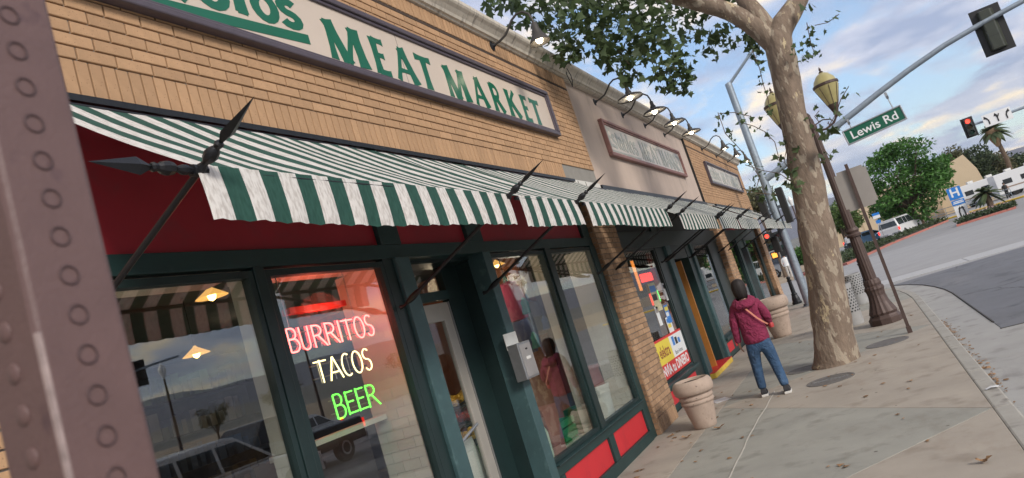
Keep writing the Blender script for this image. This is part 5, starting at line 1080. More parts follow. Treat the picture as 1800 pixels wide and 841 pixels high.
# ================================================================== WOMAN
def skin_mesh(name, verts, edges, radii, m, parent, root=0, sub=2):
    me = bpy.data.meshes.new(name); me.from_pydata([Vector(v) for v in verts], edges, []); me.materials.append(m)
    o = bpy.data.objects.new(name, me); COL.objects.link(o); o.parent = parent
    md = o.modifiers.new('skin', 'SKIN'); md.use_smooth_shade = True
    for i, r in enumerate(radii):
        sv = me.skin_vertices[0].data[i] if me.skin_vertices else None
        if sv is None: break
        sv.radius = (r, r) if not isinstance(r, tuple) else r; sv.use_root = (i == root)
    s = o.modifiers.new('sub', 'SUBSURF'); s.levels = sub; s.render_levels = sub
    return o
def ensure_skin(me):
    if not me.skin_vertices: bpy.ops.object.select_all(action='DESELECT')
W = tag(empty('person', (1.36, 10.0, 0), R(6)), 'person in maroon hoodie and blue jeans walking away with a coral shoulder strap', 'person')
def chain(name, segs, m, root=0, sub=2):
    """segs: list of chains of (x,y,z,rx,ry); first vertex of later chains may be an index into earlier points"""
    V, E_, Rr = [], [], []
    for ch in segs:
        prev = None
        for it in ch:
            if isinstance(it, int): prev = it; continue
            V.append(it[:3]); Rr.append((it[3], it[4]) if len(it) > 4 else (it[3], it[3])); i = len(V)-1
            if prev is not None: E_.append((prev, i))
            prev = i
    me = bpy.data.meshes.new(name); me.from_pydata(V, E_, []); me.materials.append(m)
    o = bpy.data.objects.new(name, me); COL.objects.link(o); o.parent = W
    md = o.modifiers.new('skin', 'SKIN'); md.use_smooth_shade = True; md.use_x_symmetry = False
    bpy.context.view_layer.objects.active = o
    if not me.skin_vertices:
        bpy.context.view_layer.update()
    for i, r in enumerate(Rr):
        d = me.skin_vertices[0].data[i]; d.radius = r; d.use_root = (i == root)
    s = o.modifiers.new('sub', 'SUBSURF'); s.levels = sub; s.render_levels = sub; return o
# body: one continuous figure (head, neck, torso, arms, hands, legs), +y forward
body = chain('body', [
    [(0, 0.0, 0.78, .11, .09), (0, 0, 0.95, .10, .085), (0, 0.01, 1.12, .12, .09), (0, 0.0, 1.22, .09, .07), (0, 0.005, 1.275, .045), (0, 0.02, 1.33, .05, .055), (0, 0.03, 1.40, .07, .085), (0, 0.03, 1.455, .055, .065)],
    [2, (-.15, 0, 1.17, .05), (-.205, -.02, 0.97, .04), (-.235, 0.02, 0.76, .028), (-.24, 0.04, 0.70, .026, .018), (-.24, 0.055, 0.655, .026, .014)],
    [2, (.15, 0, 1.17, .05), (.215, -.03, 0.98, .04), (.20, 0.12, 0.86, .03), (.17, 0.19, 0.84, .026, .018), (.15, 0.23, 0.84, .026, .014)],
    [0, (-.085, 0, 0.70, .085), (-.12, 0.07, 0.42, .055), (-.145, 0.06, 0.1, .036), (-.145, 0.11, 0.05, .03)],
    [0, (.085, 0, 0.70, .085), (.115, 0.02, 0.42, .055), (.155, -0.13, 0.12, .036), (.155, -0.08, 0.05, .03)]], SKIN)
# separate short chains for fingers rooted in the palms
for s, base, dirn in ((-1, Vector((-.24, .05, .67)), Vector((0, .15, -1))), (1, Vector((.155, .22, .84)), Vector((-.3, 1, -.25)))):
    d = dirn.normalized(); sd_ = Vector((0, 1, 0.15)).normalized() if s < 0 else Vector((0, 0, 1)); nn = d.cross(sd_)
    for k, ln in enumerate((.062, .07, .066, .052)):
        b0 = base+sd_*(0.018-0.012*k); chain('finger', [[(*b0, .0085), (*(b0+d*ln*.5+nn*.004), .008), (*(b0+d*ln*.85+nn*.018), .007), (*(b0+d*ln+nn*.03), .006)]], SKIN, sub=1)
    t0 = base-d*0.02+sd_*0.022; chain('thumb', [[(*t0, .0095), (*(t0+sd_*.02+d*.02), .009), (*(t0+sd_*.022+d*.05+nn*.01), .007)]], SKIN, sub=1)
chain('hoodie', [
    [(0, 0, 0.665, .165, .125), (0, 0, 0.71, .19, .145), (0, 0, 0.80, .185, .14), (0, -.005, 0.95, .175, .13), (0, -.005, 1.10, .175, .125), (0, -.01, 1.21, .125, .095), (0, -.01, 1.255, .075, .07)],
    [4, (-.165, -.01, 1.165, .075), (-.215, -.02, 0.98, .064), (-.238, 0.015, 0.78, .05), (-.242, 0.03, 0.725, .042)],
    [4, (.165, -.01, 1.165, .075), (.225, -.03, 0.98, .064), (.215, 0.10, 0.875, .052), (.185, 0.16, 0.85, .044)]], HOOD)
hd_ = MB(); prs = [(0.075, 1.285), (0.105, 1.275), (0.14, 1.25), (0.155, 1.215), (0.14, 1.18), (0.09, 1.17)]
hv = []
for (r_, z_) in prs:
    for j in range(20): a = 2*math.pi*j/20; hv.append((r_*1.12*math.cos(a), -0.02+r_*0.95*math.sin(a)-(0.03 if math.sin(a) < 0 else 0), z_-0.045*max(0, -math.sin(a))+0.006*math.sin(3*a)))
hd_.add(hv, [(i*20+j, i*20+(j+1) % 20, (i+1)*20+(j+1) % 20, (i+1)*20+j) for i in range(5) for j in range(20)]); o = hd_.build('hood', HOOD, W, smooth=True); o.modifiers.clear(); o.modifiers.new('s', 'SUBSURF').render_levels = 1
chain('jeans', [
    [(0, 0, 0.80, .145, .115), (0, 0, 0.72, .15, .12)],
    [1, (-.09, 0, 0.62, .108, .1), (-.12, 0.07, 0.42, .078), (-.14, 0.07, 0.22, .066), (-.145, 0.06, 0.085, .06)],
    [1, (.09, 0, 0.62, .108, .1), (.115, 0.02, 0.42, .078), (.14, -0.07, 0.22, .066), (.155, -0.13, 0.085, .06)]], NAVY)
hr = MB(); hv = []; NH = 40; hrn = random.Random(5)
HP = [(0.070, 1.262), (0.088, 1.285), (0.100, 1.32), (0.107, 1.36), (0.109, 1.40), (0.106, 1.44), (0.096, 1.475), (0.074, 1.502), (0.04, 1.518), (0.004, 1.522)]
for i, (r_, z_) in enumerate(HP):
    for j in range(NH):
        a = 2*math.pi*j/NH; st_j = math.sin(j*2.4)*0.035+math.sin(j*5.1+1)*0.03; q = r_*(1+st_j*(1 if i < 7 else .4)+hrn.uniform(-.012, .012)); fr_ = max(0, math.sin(a))
        hv.append((q*0.86*math.cos(a), 0.012+q*1.02*math.sin(a)-0.05*fr_*max(0, (1.47-z_)/.2), z_+(0.012*math.sin(j*3.7) if i == 0 else 0)+0.02*fr_*(1 if i < 3 else 0)))
hr.add(hv, [(i*NH+j, i*NH+(j+1) % NH, (i+1)*NH+(j+1) % NH, (i+1)*NH+j) for i in range(len(HP)-1) for j in range(NH)]); hro = hr.build('hair', HAIR, W, smooth=True); hro.modifiers.clear()
for s in (-1, 1):
    ea = MB().lathe([(0.001, -0.03), (0.012, -0.02), (0.014, 0.01), (0.008, 0.03), (0.001, 0.032)], 8, (s*0.082, 0.055, 1.395)).build('ear', SKIN, W)
    MB().lathe([(0.001, -0.009), (0.009, 0), (0.001, 0.009)], 8, (s*0.032, 0.112, 1.405)).build('eye', SOLE, W)
MB().add([(-.012, .112, 1.375), (.012, .112, 1.375), (0, .138, 1.378), (0, .113, 1.415)], [(0, 1, 2), (0, 2, 3), (1, 3, 2)]).build('nose', SKIN, W)
MB().box(-.022, .022, .105, .113, 1.345, 1.352).build('mouth', mat('lips', (0.3, 0.1, 0.09), 0.5), W)
st_ = MB(); sp_ = [(-0.02, -0.145, 1.165), (0.04, -0.150, 1.08), (0.10, -0.147, 0.99), (0.16, -0.125, 0.92), (0.205, -0.06, 0.87)]
for i in range(len(sp_)-1):
    a, b = Vector(sp_[i]), Vector(sp_[i+1]); n_ = Vector((0.8, 0, 0.6))*0.010; st_.add([a-n_, a+n_, b+n_, b-n_, a-n_+Vector((0, .006, 0)), a+n_+Vector((0, .006, 0)), b+n_+Vector((0, .006, 0)), b-n_+Vector((0, .006, 0))], [(0, 1, 2, 3), (7, 6, 5, 4), (0, 3, 7, 4), (1, 5, 6, 2)])
st_.build('shoulder_strap', STRAP, W)
MB().lathe([(0.001, -0.035), (0.03, -0.03), (0.036, 0), (0.03, 0.03), (0.001, 0.033)], 12, (0.235, 0.06, 0.84)).build('small_bag', mat('red_bag', (0.45, 0.05, 0.05), 0.5), W, smooth=True)
for s, (x, y, up_) in ((-1, (-.145, 0.11, 0)), (1, (.155, -0.08, 0))):
    sh_ = MB()
    oc = [(-.04, -.11), (.04, -.11), (.048, -.03), (.05, .05), (.04, .12), (0, .145), (-.04, .12), (-.048, .05), (-.046, -.03)]
    sh_.prism([(x+a*.97, y+b*.98) for a, b in oc], 'z', 0.028, 0.055)
    sh_.add([(x+a*.96, y+b*.97, 0.055) for a, b in oc]+[(x+a*.7, y-0.03+b*.5, 0.105) for a, b in oc], [(i, (i+1) % 9, 9+(i+1) % 9, 9+i) for i in range(9)]+[tuple(range(9, 18))])
    shoe = sh_.build('shoe', SHOE, W, bevel=0.006); MB().prism([(x+a*1.04, y+b*1.03) for a, b in oc], 'z', 0.001, 0.032).build('sole', SOLE, shoe, bevel=0.006)
W.scale = (0.98, 1.0, 1.03)

# ================================================================== VEHICLES
def vehicle(name, loc, rz, label, kind, paint, cat, roofm=None):
    c = tag(empty(name, loc, rz), label, cat)     # +y is forward; origin on the road below the centre
    if kind == 'pickup': L_, Wd, H1, wb = 5.6, 1.95, 1.05, 3.5; body = [(-2.8, .45), (-2.8, 1.0), (-2.75, 1.06), (1.3, 1.08), (2.5, 1.0), (2.78, .85), (2.8, .45)]; cab = [(-2.74, 1.06), (-2.70, 1.72), (-2.6, 1.78), (0.55, 1.86), (0.7, 1.82), (1.45, 1.09)]
    elif kind == 'truck': L_, Wd, H1, wb = 5.6, 1.95, 1.05, 3.5; body = [(-2.8, .45), (-2.8, 1.0), (-2.75, 1.06), (1.3, 1.08), (2.5, 1.0), (2.78, .85), (2.8, .45)]; cab = [(-0.75, 1.06), (-0.6, 1.74), (-.5, 1.78), (0.55, 1.8), (0.7, 1.78), (1.45, 1.09)]
    elif kind == 'suv': L_, Wd, H1, wb = 4.7, 1.88, 1.0, 2.8; body = [(-2.35, .4), (-2.36, .9), (-2.3, 1.02), (1.0, 1.04), (2.1, .92), (2.33, .75), (2.35, .4)]; cab = [(-2.28, 1.02), (-1.95, 1.62), (-1.7, 1.68), (0.1, 1.7), (0.35, 1.66), (1.15, 1.05)]
    else: L_, Wd, H1, wb = 4.5, 1.78, .9, 2.7; body = [(-2.25, .35), (-2.26, .85), (-2.1, .93), (0.9, .95), (2.0, .82), (2.22, .65), (2.25, .35)]; cab = [(-1.9, .93), (-1.2, 1.38), (-1.0, 1.43), (0.0, 1.44), (0.2, 1.41), (1.05, .95)]
    def loft(prof, w0, w1, z0, z1):
        m = MB(); n = len(prof); rows = []
        for t in (-1, -.92, .92, 1):
            row = []
            for (y, z) in prof:
                k = (z-z0)/(z1-z0) if z1 > z0 else 0; w = (w0+(w1-w0)*k)/2; sh = 0.97 if abs(t) == 1 else 1; row.append((t*w, y*(sh if abs(t) == 1 else 1), z-(0.03 if abs(t) == 1 and z > z0+0.2 else 0)))
            rows += row
        m.add(rows, [(i*n+j, i*n+(j+1) % n, (i+1)*n+(j+1) % n, (i+1)*n+j) for i in range(3) for j in range(n)]+[tuple(range(n)), tuple(range(3*n, 4*n))]); return m
    loft(body, Wd, Wd*.97, body[0][1], H1).build('body', paint, c, bevel=0.02)
    zt = max(z for _, z in cab); cb = loft(cab, Wd*.93, Wd*.76, cab[0][1], zt).build('cabin', roofm or paint, c, bevel=0.02)
    # windows set into the cabin sides, front and rear
    y0, y1 = cab[0][0], cab[-1][0]; zl, zh = cab[0][1]+0.06, zt-0.13
    def wy(z, s): # cabin outline at height z, rear/front
        pts = cab[:3] if s < 0 else cab[-3:]
        for (a, b) in zip(pts, pts[1:]):
            if min(a[1], b[1]) <= z <= max(a[1], b[1]) and a[1] != b[1]: return a[0]+(b[0]-a[0])*(z-a[1])/(b[1]-a[1])
        return pts[0][0] if s < 0 else pts[-1][0]
    for s in (-1, 1):
        cuts = [wy(zl, -1)+.14, (y0+y1)/2-.5, (y0+y1)/2+.35, wy(zl, 1)-.16]
        for a, b, e0, e1 in ((cuts[0], cuts[1]-.04, 1, 0), (cuts[1]+.04, cuts[2]-.04, 0, 0), (cuts[2]+.04, cuts[3], 0, 1)):
            k0 = s*(Wd*.93-(Wd*.17)*((zl-cab[0][1])/(zt-cab[0][1])))/2; k1 = s*(Wd*.93-(Wd*.17)*((zh-cab[0][1])/(zt-cab[0][1])))/2; ta = max(a, wy(zh, -1)+.12) if e0 else a; tb = min(b, wy(zh, 1)-.14) if e1 else b
            if tb-ta < .1: continue
            MB().add([(k0+s*.006, a, zl), (k0+s*.006, b, zl), (k1+s*.006, tb, zh), (k1+s*.006, ta, zh), (k0-s*.01, a, zl), (k0-s*.01, b, zl), (k1-s*.01, tb, zh), (k1-s*.01, ta, zh)], [(0, 1, 2, 3), (4, 5, 6, 7), (0, 1, 5, 4), (1, 2, 6, 5), (2, 3, 7, 6), (3, 0, 4, 7)]).build('window', CGLASS, cb)
    for s, nm in ((-1, 'rear_window'), (1, 'windscreen')):
        a, b = wy(zl, s), wy(zh, s); w0, w1 = Wd*.40, Wd*.33
        MB().add([(-w0, a+s*.012, zl), (w0, a+s*.012, zl), (w1, b+s*.012, zh), (-w1, b+s*.012, zh), (-w0, a-s*.01, zl), (w0, a-s*.01, zl), (w1, b-s*.01, zh), (-w1, b-s*.01, zh)], [(0, 1, 2, 3), (4, 5, 6, 7), (0, 1, 5, 4), (1, 2, 6, 5), (2, 3, 7, 6), (3, 0, 4, 7)]).build(nm, CGLASS, cb)
    for s in (-1, 1):
        for yy in (-wb/2, wb/2):
            wh = MB().lathe([(0.2, -.11), (0.33, -.11), (0.365, -.07), (0.365, .07), (0.33, .11), (0.2, .11)], 22); wh.v = [(v[2]+s*(Wd/2-.10), v[0]+yy, v[1]+.365) for v in wh.v]; wo = wh.build('wheel', TYRE, c, smooth=True)
            rm = MB().lathe([(0.21, -.112), (0.2, .116), (0.05, .10), (0.001, .10)], 14); rm.v = [(s*v[2]+s*(Wd/2-.10), v[0]+yy, v[1]+.365) for v in rm.v]; rm.build('rim', CHROME, wo)
        bx('tail_light', (s*Wd*.46-.06, s*Wd*.46+.06), (-L_/2-.012, -L_/2+.05), (.72, .98), TAIL, c); bx('headlight', (s*Wd*.38-.14, s*Wd*.38+.14), (L_/2-.12, L_/2+.004), (.66, .80), SWHITE, c)
    bx('bumper', (-Wd*.47, Wd*.47), (-L_/2-.07, -L_/2+.02), (.42, .58), CHROME if kind in ('pickup', 'truck') else SBLACK, c, .02); bx('bumper', (-Wd*.47, Wd*.47), (L_/2-.04, L_/2+.06), (.38, .56), SBLACK, c, .02)
    bx('number_plate', (-.16, .16), (-L_/2-.078, -L_/2-.07), (.60 if kind not in ('pickup', 'truck') else .46, .70 if kind not in ('pickup', 'truck') else .56), SWHITE, c)
    return c
vehicle('pickup_truck', (6.1, 75.6, RZ), R(-22), 'white pickup truck with camper shell parked under the round green tree', 'pickup', CARW, 'pickup truck')
vehicle('parked_car', (3.4, 80, RZ), R(-70), 'pale blue car parked behind the brown sign posts across the junction', 'car', CARB, 'car')
vehicle('street_suv', (9.2, 10.0, RZ), 0.0, 'white suv on the street, mirrored in the first shop window', 'suv', CARW, 'car')
vehicle('dark_pickup', (12.0, 14.5, RZ), math.pi, 'dark pickup truck on the far lane, mirrored in the shop window', 'truck', CARD, 'pickup truck')
vehicle('white_sedan', (16.5, 19.5, RZ), math.pi, 'white car on the far side of the street, mirrored in the window', 'car', CARW, 'car')
vehicle('parked_car', (-5.0, 66, RZ), R(60), 'grey car parked far down past the building corner', 'suv', CARS, 'car')

# ================================================================== FAR BACKGROUND
def ridge(name, dist, fn, m, label, depth=900):
    h = MB(); A = [R(-75+2.0*i) for i in range(103)]; vs_ = []
    for a in A:
        x, y = CAMP.x+dist*math.cos(a), CAMP.y+dist*math.sin(a); z = dist*math.tan(R(fn(math.degrees(a))))
        ox, oy = math.cos(a), math.sin(a)
        vs_ += [(x-ox*depth*.5, y-oy*depth*.5, RZ-1), (x-ox*depth*.22, y-oy*depth*.22, z*.5*(1+.15*math.sin(a*31))), (x, y, z), (x+ox*depth, y+oy*depth, RZ-1)]
    n = len(A); h.add(vs_, [(i*4+j, i*4+j+1, (i+1)*4+j+1, (i+1)*4+j) for i in range(n-1) for j in range(3)])
    struct(h.build(name, m))
def rough(a): return 0.35*math.sin(a*.21)+0.22*math.sin(a*.53+1)+0.12*math.sin(a*1.3+2)+0.08*math.sin(a*2.9)
ridge('mountains', 4200, lambda a: (3.1 if a < 60 else 3.1-(a-60)*0.09 if a < 72 else 2.0 if a < 86 else min(3.0, 2.0+(a-86)*.14))+(0.8 if a < 60 else .35)*rough(a), HILL, '')
ridge('foothills', 2200, lambda a: (1.3 if a < 60 else max(0.9, 1.3-(a-60)*.05))+(0.4 if a < 60 else .25)*rough(a*1.4+40), mat('foothill_scrub', (0.16, 0.15, 0.12), 1, var=0.25, scale=0.006), '')
# big blank beige building across the junction
fb = tag(empty('beige_building', (ony(1600, 390, 118).x, 118, RZ)), 'large blank beige building with low gable behind the round tree', 'building')
def pp(x, y, Y=118): p = ony(x, y, Y); return (p.x-fb.location.x, p.z-RZ)
MB().prism([pp(1462, 440), (pp(1745, 340)[0], 0.0), pp(1730, 318), pp(1717, 296), pp(1692, 272), pp(1668, 287), pp(1590, 318), pp(1462, 372)], 'y', 0, 16).build('wall', BUILD, fb)
MB().box(pp(1600, 380)[0], pp(1655, 370)[0], -3, -.03, 0, 2.6).build('annex', mat('annex_wall', (0.45, 0.34, 0.22), .9, var=.06), fb)
for k in range(5): MB().box(pp(1480, 420)[0]+k*3.2, pp(1480, 420)[0]+k*3.2+.12, -.06, 0.0, 0, 4).build('pilaster', mat('annex_wall', (0.45, 0.34, 0.22), .9, var=.06), fb)
# pavements, islands
def island(name, pts, km, label, h=0.14):
    i_ = struct(empty(name, (pts[0][0], pts[0][1], RZ))); q = [(p[0]-pts[0][0], p[1]-pts[0][1]) for p in pts]
    MB().prism(q, 'z', -.05, h).build('kerb', km, i_); c = Vector((sum(p[0] for p in q)/len(q), sum(p[1] for p in q)/len(q)))
    MB().prism([tuple(c+(Vector(p)-c)*0.94) for p in q], 'z', h-.05, h+.03).build('planting_bed', SOIL, i_); return i_
def G_(px, py): p = onz(px, py, RZ); return (p.x, p.y)
def shrubs(name, region, n, s, m, label, z=RZ+.15, h=.5):
    r_ = random.Random(len(label)); o = MB()
    for k in range(n):
        u, v = r_.random(), r_.random(); a, b, c, d = [Vector(p) for p in region]; p = a.lerp(b, u).lerp(d.lerp(c, u), v)
        leaf(o, (p.x, p.y, z+r_.random()*h), s*r_.uniform(.6, 1.3), r_, SIMPLE, -.6)
    return tag(finish(o, name, m, None), label, 'shrubs', kind='stuff')
m0, m1 = G_(1682, 399), G_(1786, 367)
MED = [m0, m1, (m1[0]+.6, m1[1]+3.5), (m0[0]+1.0, m0[1]+4.2)]
island('median_island', MED, REDK, '')
shrubs('median_groundcover', [m0, m1, (m1[0]+.6, m1[1]+3.0), (m0[0]+1, m0[1]+3.7)], 2200, .24, LEAFD, 'low green ground cover filling the red kerbed median', h=.22)
r_ = random.Random(3)
fl = MB()
for k in range(160): p = Vector(m0).lerp(Vector(m1), .15+.7*r_.random()); leaf(fl, (p.x+r_.uniform(.3, 1.2), p.y+2+r_.uniform(0, 1.5), RZ+.35+r_.random()*.25), .14, r_, SIMPLE, -.5)
tag(finish(fl, 'median_flowers', mat('pale_pink_flower', (.6, .4, .38), .8, island=.3), None), 'pale pink flowers behind the median ground cover', 'flowers', kind='stuff')
k0, k1, k2 = G_(1490, 466), G_(1570, 429), G_(1668, 389)
VER = [k0, k1, k2, (k2[0]-1, k2[1]+6), (k1[0]-3, k1[1]+5), (k0[0]-3.5, k0[1]+5)]
island('planted_verge', VER, REDK, '')
shrubs('verge_hedge', [k0, k1, (k1[0]-2, k1[1]+3), (k0[0]-2.5, k0[1]+3)], 2600, .26, LEAFD, 'low clipped green hedge along the red kerbed verge', h=.4)
shrubs('verge_groundcover', [k1, k2, (k2[0]-.8, k2[1]+3), (k1[0]-1.5, k1[1]+3)], 1200, .25, LEAFD, 'thin dark ground cover on the verge below the round tree', h=.3)
y0_, y1_ = G_(1640, 394), G_(1800, 347)
yk = struct(MB().prism([y0_, y1_, (y1_[0]+10, y1_[1]+1.5), (y1_[0]+10, y1_[1]+8), (y1_[0], y1_[1]+7), (y0_[0]-2, y0_[1]+8)], 'z', RZ-.05, RZ+.12).build('far_pavement', mat('far_concrete', (.42, .38, .32), .9, var=.1)))
struct(MB().tube([(y0_[0], y0_[1]-.05, RZ+.06), (y1_[0], y1_[1]-.05, RZ+.06), (y1_[0]+10, y1_[1]+1.4, RZ+.06)], .12, 6).build('yellow_kerb', YELK))
rl = tag(empty('metal_railing', (y0_[0], y0_[1]+5, RZ+.12)), 'thin grey pipe railing along the far pavement before the beige building', 'railing')
dv = Vector((y1_[0]-y0_[0], y1_[1]-y0_[1], 0))
for k in range(9): p = dv*(k/8); MB().tube([p, p+Vector((0, 0, 1.0))], .03, 6).build('post', POLE, rl)
for z in (.5, 1.0): MB().tube([(0, 0, z), dv+Vector((0, 0, z))], .03, 6).build('rail', POLE, rl)
# signs at the median
hs = tag(empty('hospital_sign', (*ony(1699, 392, 61).xy, RZ+.1)), 'blue square sign with white letter above two smaller panels on the median', 'sign')
zt = ony(1684, 331, 61).z-RZ
MB().tube([(0, 0, 0), (0, 0, zt+.1)], .035, 8).build('post', CHROME, hs)
MB().box(-.44, .44, -.06, -.04, zt-.82, zt+.06).build('panel', SBLUE, hs); text('lettering', 'H', .85, SWHITE, hs, frame_m((0, -.065, zt-.36), (1, 0, 0), (0, 0, 1)), .002, 1.0, .02)
MB().box(-.42, .42, -.06, -.04, zt-1.25, zt-.88).build('panel', SBLUE, hs); MB().box(-.34, .34, -.066, -.061, zt-1.13, zt-1.06).build('print_line', SWHITE, hs); MB().box(-.30, .30, -.066, -.061, zt-1.02, zt-.96).build('print_line', SWHITE, hs)
MB().box(-.40, .40, -.06, -.04, zt-2.2, zt-1.3).build('panel', SWHITE, hs)
for (x, t_) in ((-.15, .2), (.17, -.12)):
    MB().tube([(x, -.064, zt-2.1), (x, -.064, zt-1.75), (x+t_*.4, -.064, zt-1.5)], .045, 6).build('arrow', SBLACK, hs); MB().add([(x+t_*.4-.12, -.066, zt-1.55), (x+t_*.4+.12, -.066, zt-1.55), (x+t_*.6, -.066, zt-1.36)], [(0, 1, 2)]).build('arrow_head', SBLACK, hs)
def palm(name, base, h, r, n, label, tr=.2, skirt=True, seed=2):
    t = tag(empty(name, base), label, 'palm tree'); rr = random.Random(seed)
    MB().tube([(0, 0, -.1), (.03*h, 0, h*.5), (0, 0, h)], [tr*1.2, tr*.9, tr*.8], 10).build('trunk', BARK2, t, smooth=True)
    if skirt: MB().lathe([(tr*.8, h-.28*r*4), (tr*2.6, h-.15*r*3), (tr*3.0, h-.1), (tr, h+.2)], 12).build('dead_skirt', mat('dry_fronds', (.22, .15, .09), 1, var=.3, scale=5, bump=1), t)
    for k in range(n):
        a = rr.uniform(0, 6.28); el = rr.uniform(-.5, 1.2); f = MB(); P = []
        for i in range(7): s = i/6; P.append(Vector((math.cos(a)*math.cos(el)*r*s, math.sin(a)*math.cos(el)*r*s, h+math.sin(el)*r*s-.55*r*s*s)))
        sd_ = Vector((-math.sin(a), math.cos(a), 0)); v = []
        for i, p in enumerate(P): w = r*.17*math.sin(math.pi*min(.98, .12+.85*i/6)); v += [p-sd_*w-Vector((0, 0, w*.5)), p, p+sd_*w-Vector((0, 0, w*.5))]
        f.add(v, [(3*i+j, 3*i+j+1, 3*i+j+4, 3*i+j+3) for i in range(6) for j in range(2)]); finish(f, 'frond', PALML, t)
pb = ony(1745, 372, 60.5); pt = ony(1731, 342, 60.5); palm('small_palm', (pb.x, 60.5, RZ+.1), pt.z-RZ, 1.15, 30, 'small dark trunked palm growing in the median', .22, False)
pb = ony(1797, 320, 130); pt = ony(1769, 218, 130); palm('tall_palm', (pb.x-1, 130, RZ), pt.z, 2.4, 46, 'tall fan palm with dead skirt against the sky at right', .35, True, 5)
# dark trees behind, each its own
for i, (a, b, c_, d, Y, m, lb) in enumerate(((1655, 1700, 262, 300, 150, LEAFO, 'olive tree behind the gable of the beige building'), (1690, 1745, 258, 312, 148, LEAFD, 'dense dark tree right of the beige gable'), (1730, 1775, 268, 308, 152, LEAFO, 'dark olive tree between gable and tall palm'), (1765, 1810, 275, 300, 155, LEAFD, 'dark tree at the right edge behind the motorhomes'), (1640, 1665, 285, 305, 146, LEAFB, 'small bright tree just left of the beige gable'))):
    cx = ony((a+b)/2, 330, Y).x; bt = (cx, Y, RZ); far_tree(bt, 9, blob(a+8, b-8, c_+8, d+12, Y, bt, 22, 1.9, 20+i), lb, m, 4200, .75, .4, 30+i, name='background_tree')
bt = (ony(1478, 400, 92).x, 92, RZ); far_tree(bt, 6, blob(1462, 1500, 365, 405, 92, bt, 16, 1.5, 44), 'bright feathery green tree between trunk and lamp post', LEAFW, 5000, .45, .2, 44, name='willow_tree')
bt = (ony(1408, 470, 85).x, 85, RZ); far_tree(bt, 4, blob(1395, 1425, 440, 462, 85, bt, 12, 1.0, 46), 'rounded green shrub tree left of the sycamore trunk', LEAFB, 2500, .4, .15, 46, name='willow_tree')
bt = (ony(1330, 345, 60).x, 60, RZ); far_tree(bt, 6, blob(1316, 1350, 335, 372, 60, bt, 12, .8, 47), 'leafy tree seen over the far awning at the corner', LEAFO, 2500, .3, .15, 47, name='willow_tree')
# motorhomes
def motorhome(loc, rz, label):
    c = tag(empty('motorhome', loc, rz), label, 'motorhome')
    MB().prism([(-3.6, .5), (-3.6, 3.0), (2.4, 3.1), (3.3, 2.7), (3.4, 2.0), (2.4, 1.9), (2.4, .5)], 'x', -1.15, 1.15).build('body', CARW, c, bevel=.06); MB().prism([(2.4, .5), (2.4, 1.88), (2.9, 1.8), (3.5, 1.25), (4.4, 1.1), (4.5, .5)], 'x', -1.0, 1.0).build('cab', CARW, c, bevel=.05)
    for s in (-1, 1):
        for (a, b, z0, z1) in ((-2.8, -1.8, 1.6, 2.2), (-.8, .2, 1.6, 2.2)): MB().box(s*1.15-.02, s*1.15+.02, a, b, z0, z1).build('window', CGLASS, c)
        MB().box(s*1.0-.02, s*1.0+.02, 2.6, 3.2, 1.2, 1.7).build('window', CGLASS, c); MB().box(s*1.16-.012, s*1.16+.012, -3.5, 2.3, 1.1, 1.25).build('stripe', mat('brown_stripe', (.25, .18, .14), .5), c)
        for yy in (-1.8, 3.2):
            wh = MB().lathe([(.1, -.12), (.38, -.12), (.4, 0), (.38, .12), (.1, .12)], 18); wh.v = [(v[2]+s*.95, v[0]+yy, v[1]+.4) for v in wh.v]; wh.build('wheel', TYRE, c)
    for (y, z) in ((-1.5, 3.1), (.8, 3.15)): MB().box(-.3, .3, y-.35, y+.35, z-.05, z+.25).build('roof_vent', PLASW, c, bevel=.04)
p = ony(1738, 345, 112); motorhome((p.x, 112, RZ), R(-80), 'white motorhome parked left of its neighbour by the beige building')
p = ony(1800, 330, 108); motorhome((p.x+.5, 108, RZ), R(-80), 'white motorhome cut off by the right edge of the view')
# simple far people
def far_person(loc, s, top, legs, label, rz=0):
    w = tag(empty('person', loc, rz), label, 'person')
    prs = [(.09, 0), (.1, .08), (.11, .45), (.17, .85), (.16, .98), (.15, 1.1), (.2, 1.38), (.17, 1.46), (.06, 1.5), (.055, 1.54)]
    b = MB(); n = 14; v = []
    for (r_, z) in prs:
        for j in range(n): a = 2*math.pi*j/n; v.append((r_*1.15*math.cos(a), r_*.7*math.sin(a), z))
    MB().tube([(-.1, .05, 0.02), (-.1, .02, .45), (-.08, 0, .88)], [.06, .075, .1], 8).build('leg', legs, w, smooth=True); MB().tube([(.1, -.08, 0.02), (.1, 0, .45), (.08, 0, .88)], [.06, .075, .1], 8).build('leg', legs, w, smooth=True)
    b.add(v[n*3:], [(i*n+j, i*n+(j+1) % n, (i+1)*n+(j+1) % n, (i+1)*n+j) for i in range(len(prs)-4) for j in range(n)]); b.build('torso', top, w, smooth=True)
    for q in (-1, 1): MB().tube([(q*.2, 0, 1.4), (q*.27, .02, 1.12), (q*.24, .12, .88)], [.06, .05, .035], 8).build('arm', top if q < 0 else SKIN, w, smooth=True)
    MB().lathe([(.05, 1.5), (.085, 1.56), (.1, 1.65), (.085, 1.74), (.001, 1.78)], 12).build('head', SKIN, w, smooth=True); MB().lathe([(.09, 1.62), (.105, 1.68), (.09, 1.76), (.001, 1.8)], 12, (0, -.015, 0)).build('hair', HAIR, w, smooth=True); w.scale = (s, s, s)
p = onz(1774, 349, RZ+.1); far_person((p.x, p.y, RZ+.11), 1.0, SBLACK, SBLACK, 'person in black standing on the far pavement by the motorhomes')
p = onz(1391, 488, RZ); far_person((p.x, p.y, RZ), 1.0, SWHITE, mat('pale_shorts', (.5, .48, .45), .8), 'person in white shirt crossing far behind the signal pole')
p = ony(1491, 424, 78); far_person((p.x, 78, RZ), .95, SWHITE, SBLACK, 'small person in white shirt beside the brown lamp post far away')
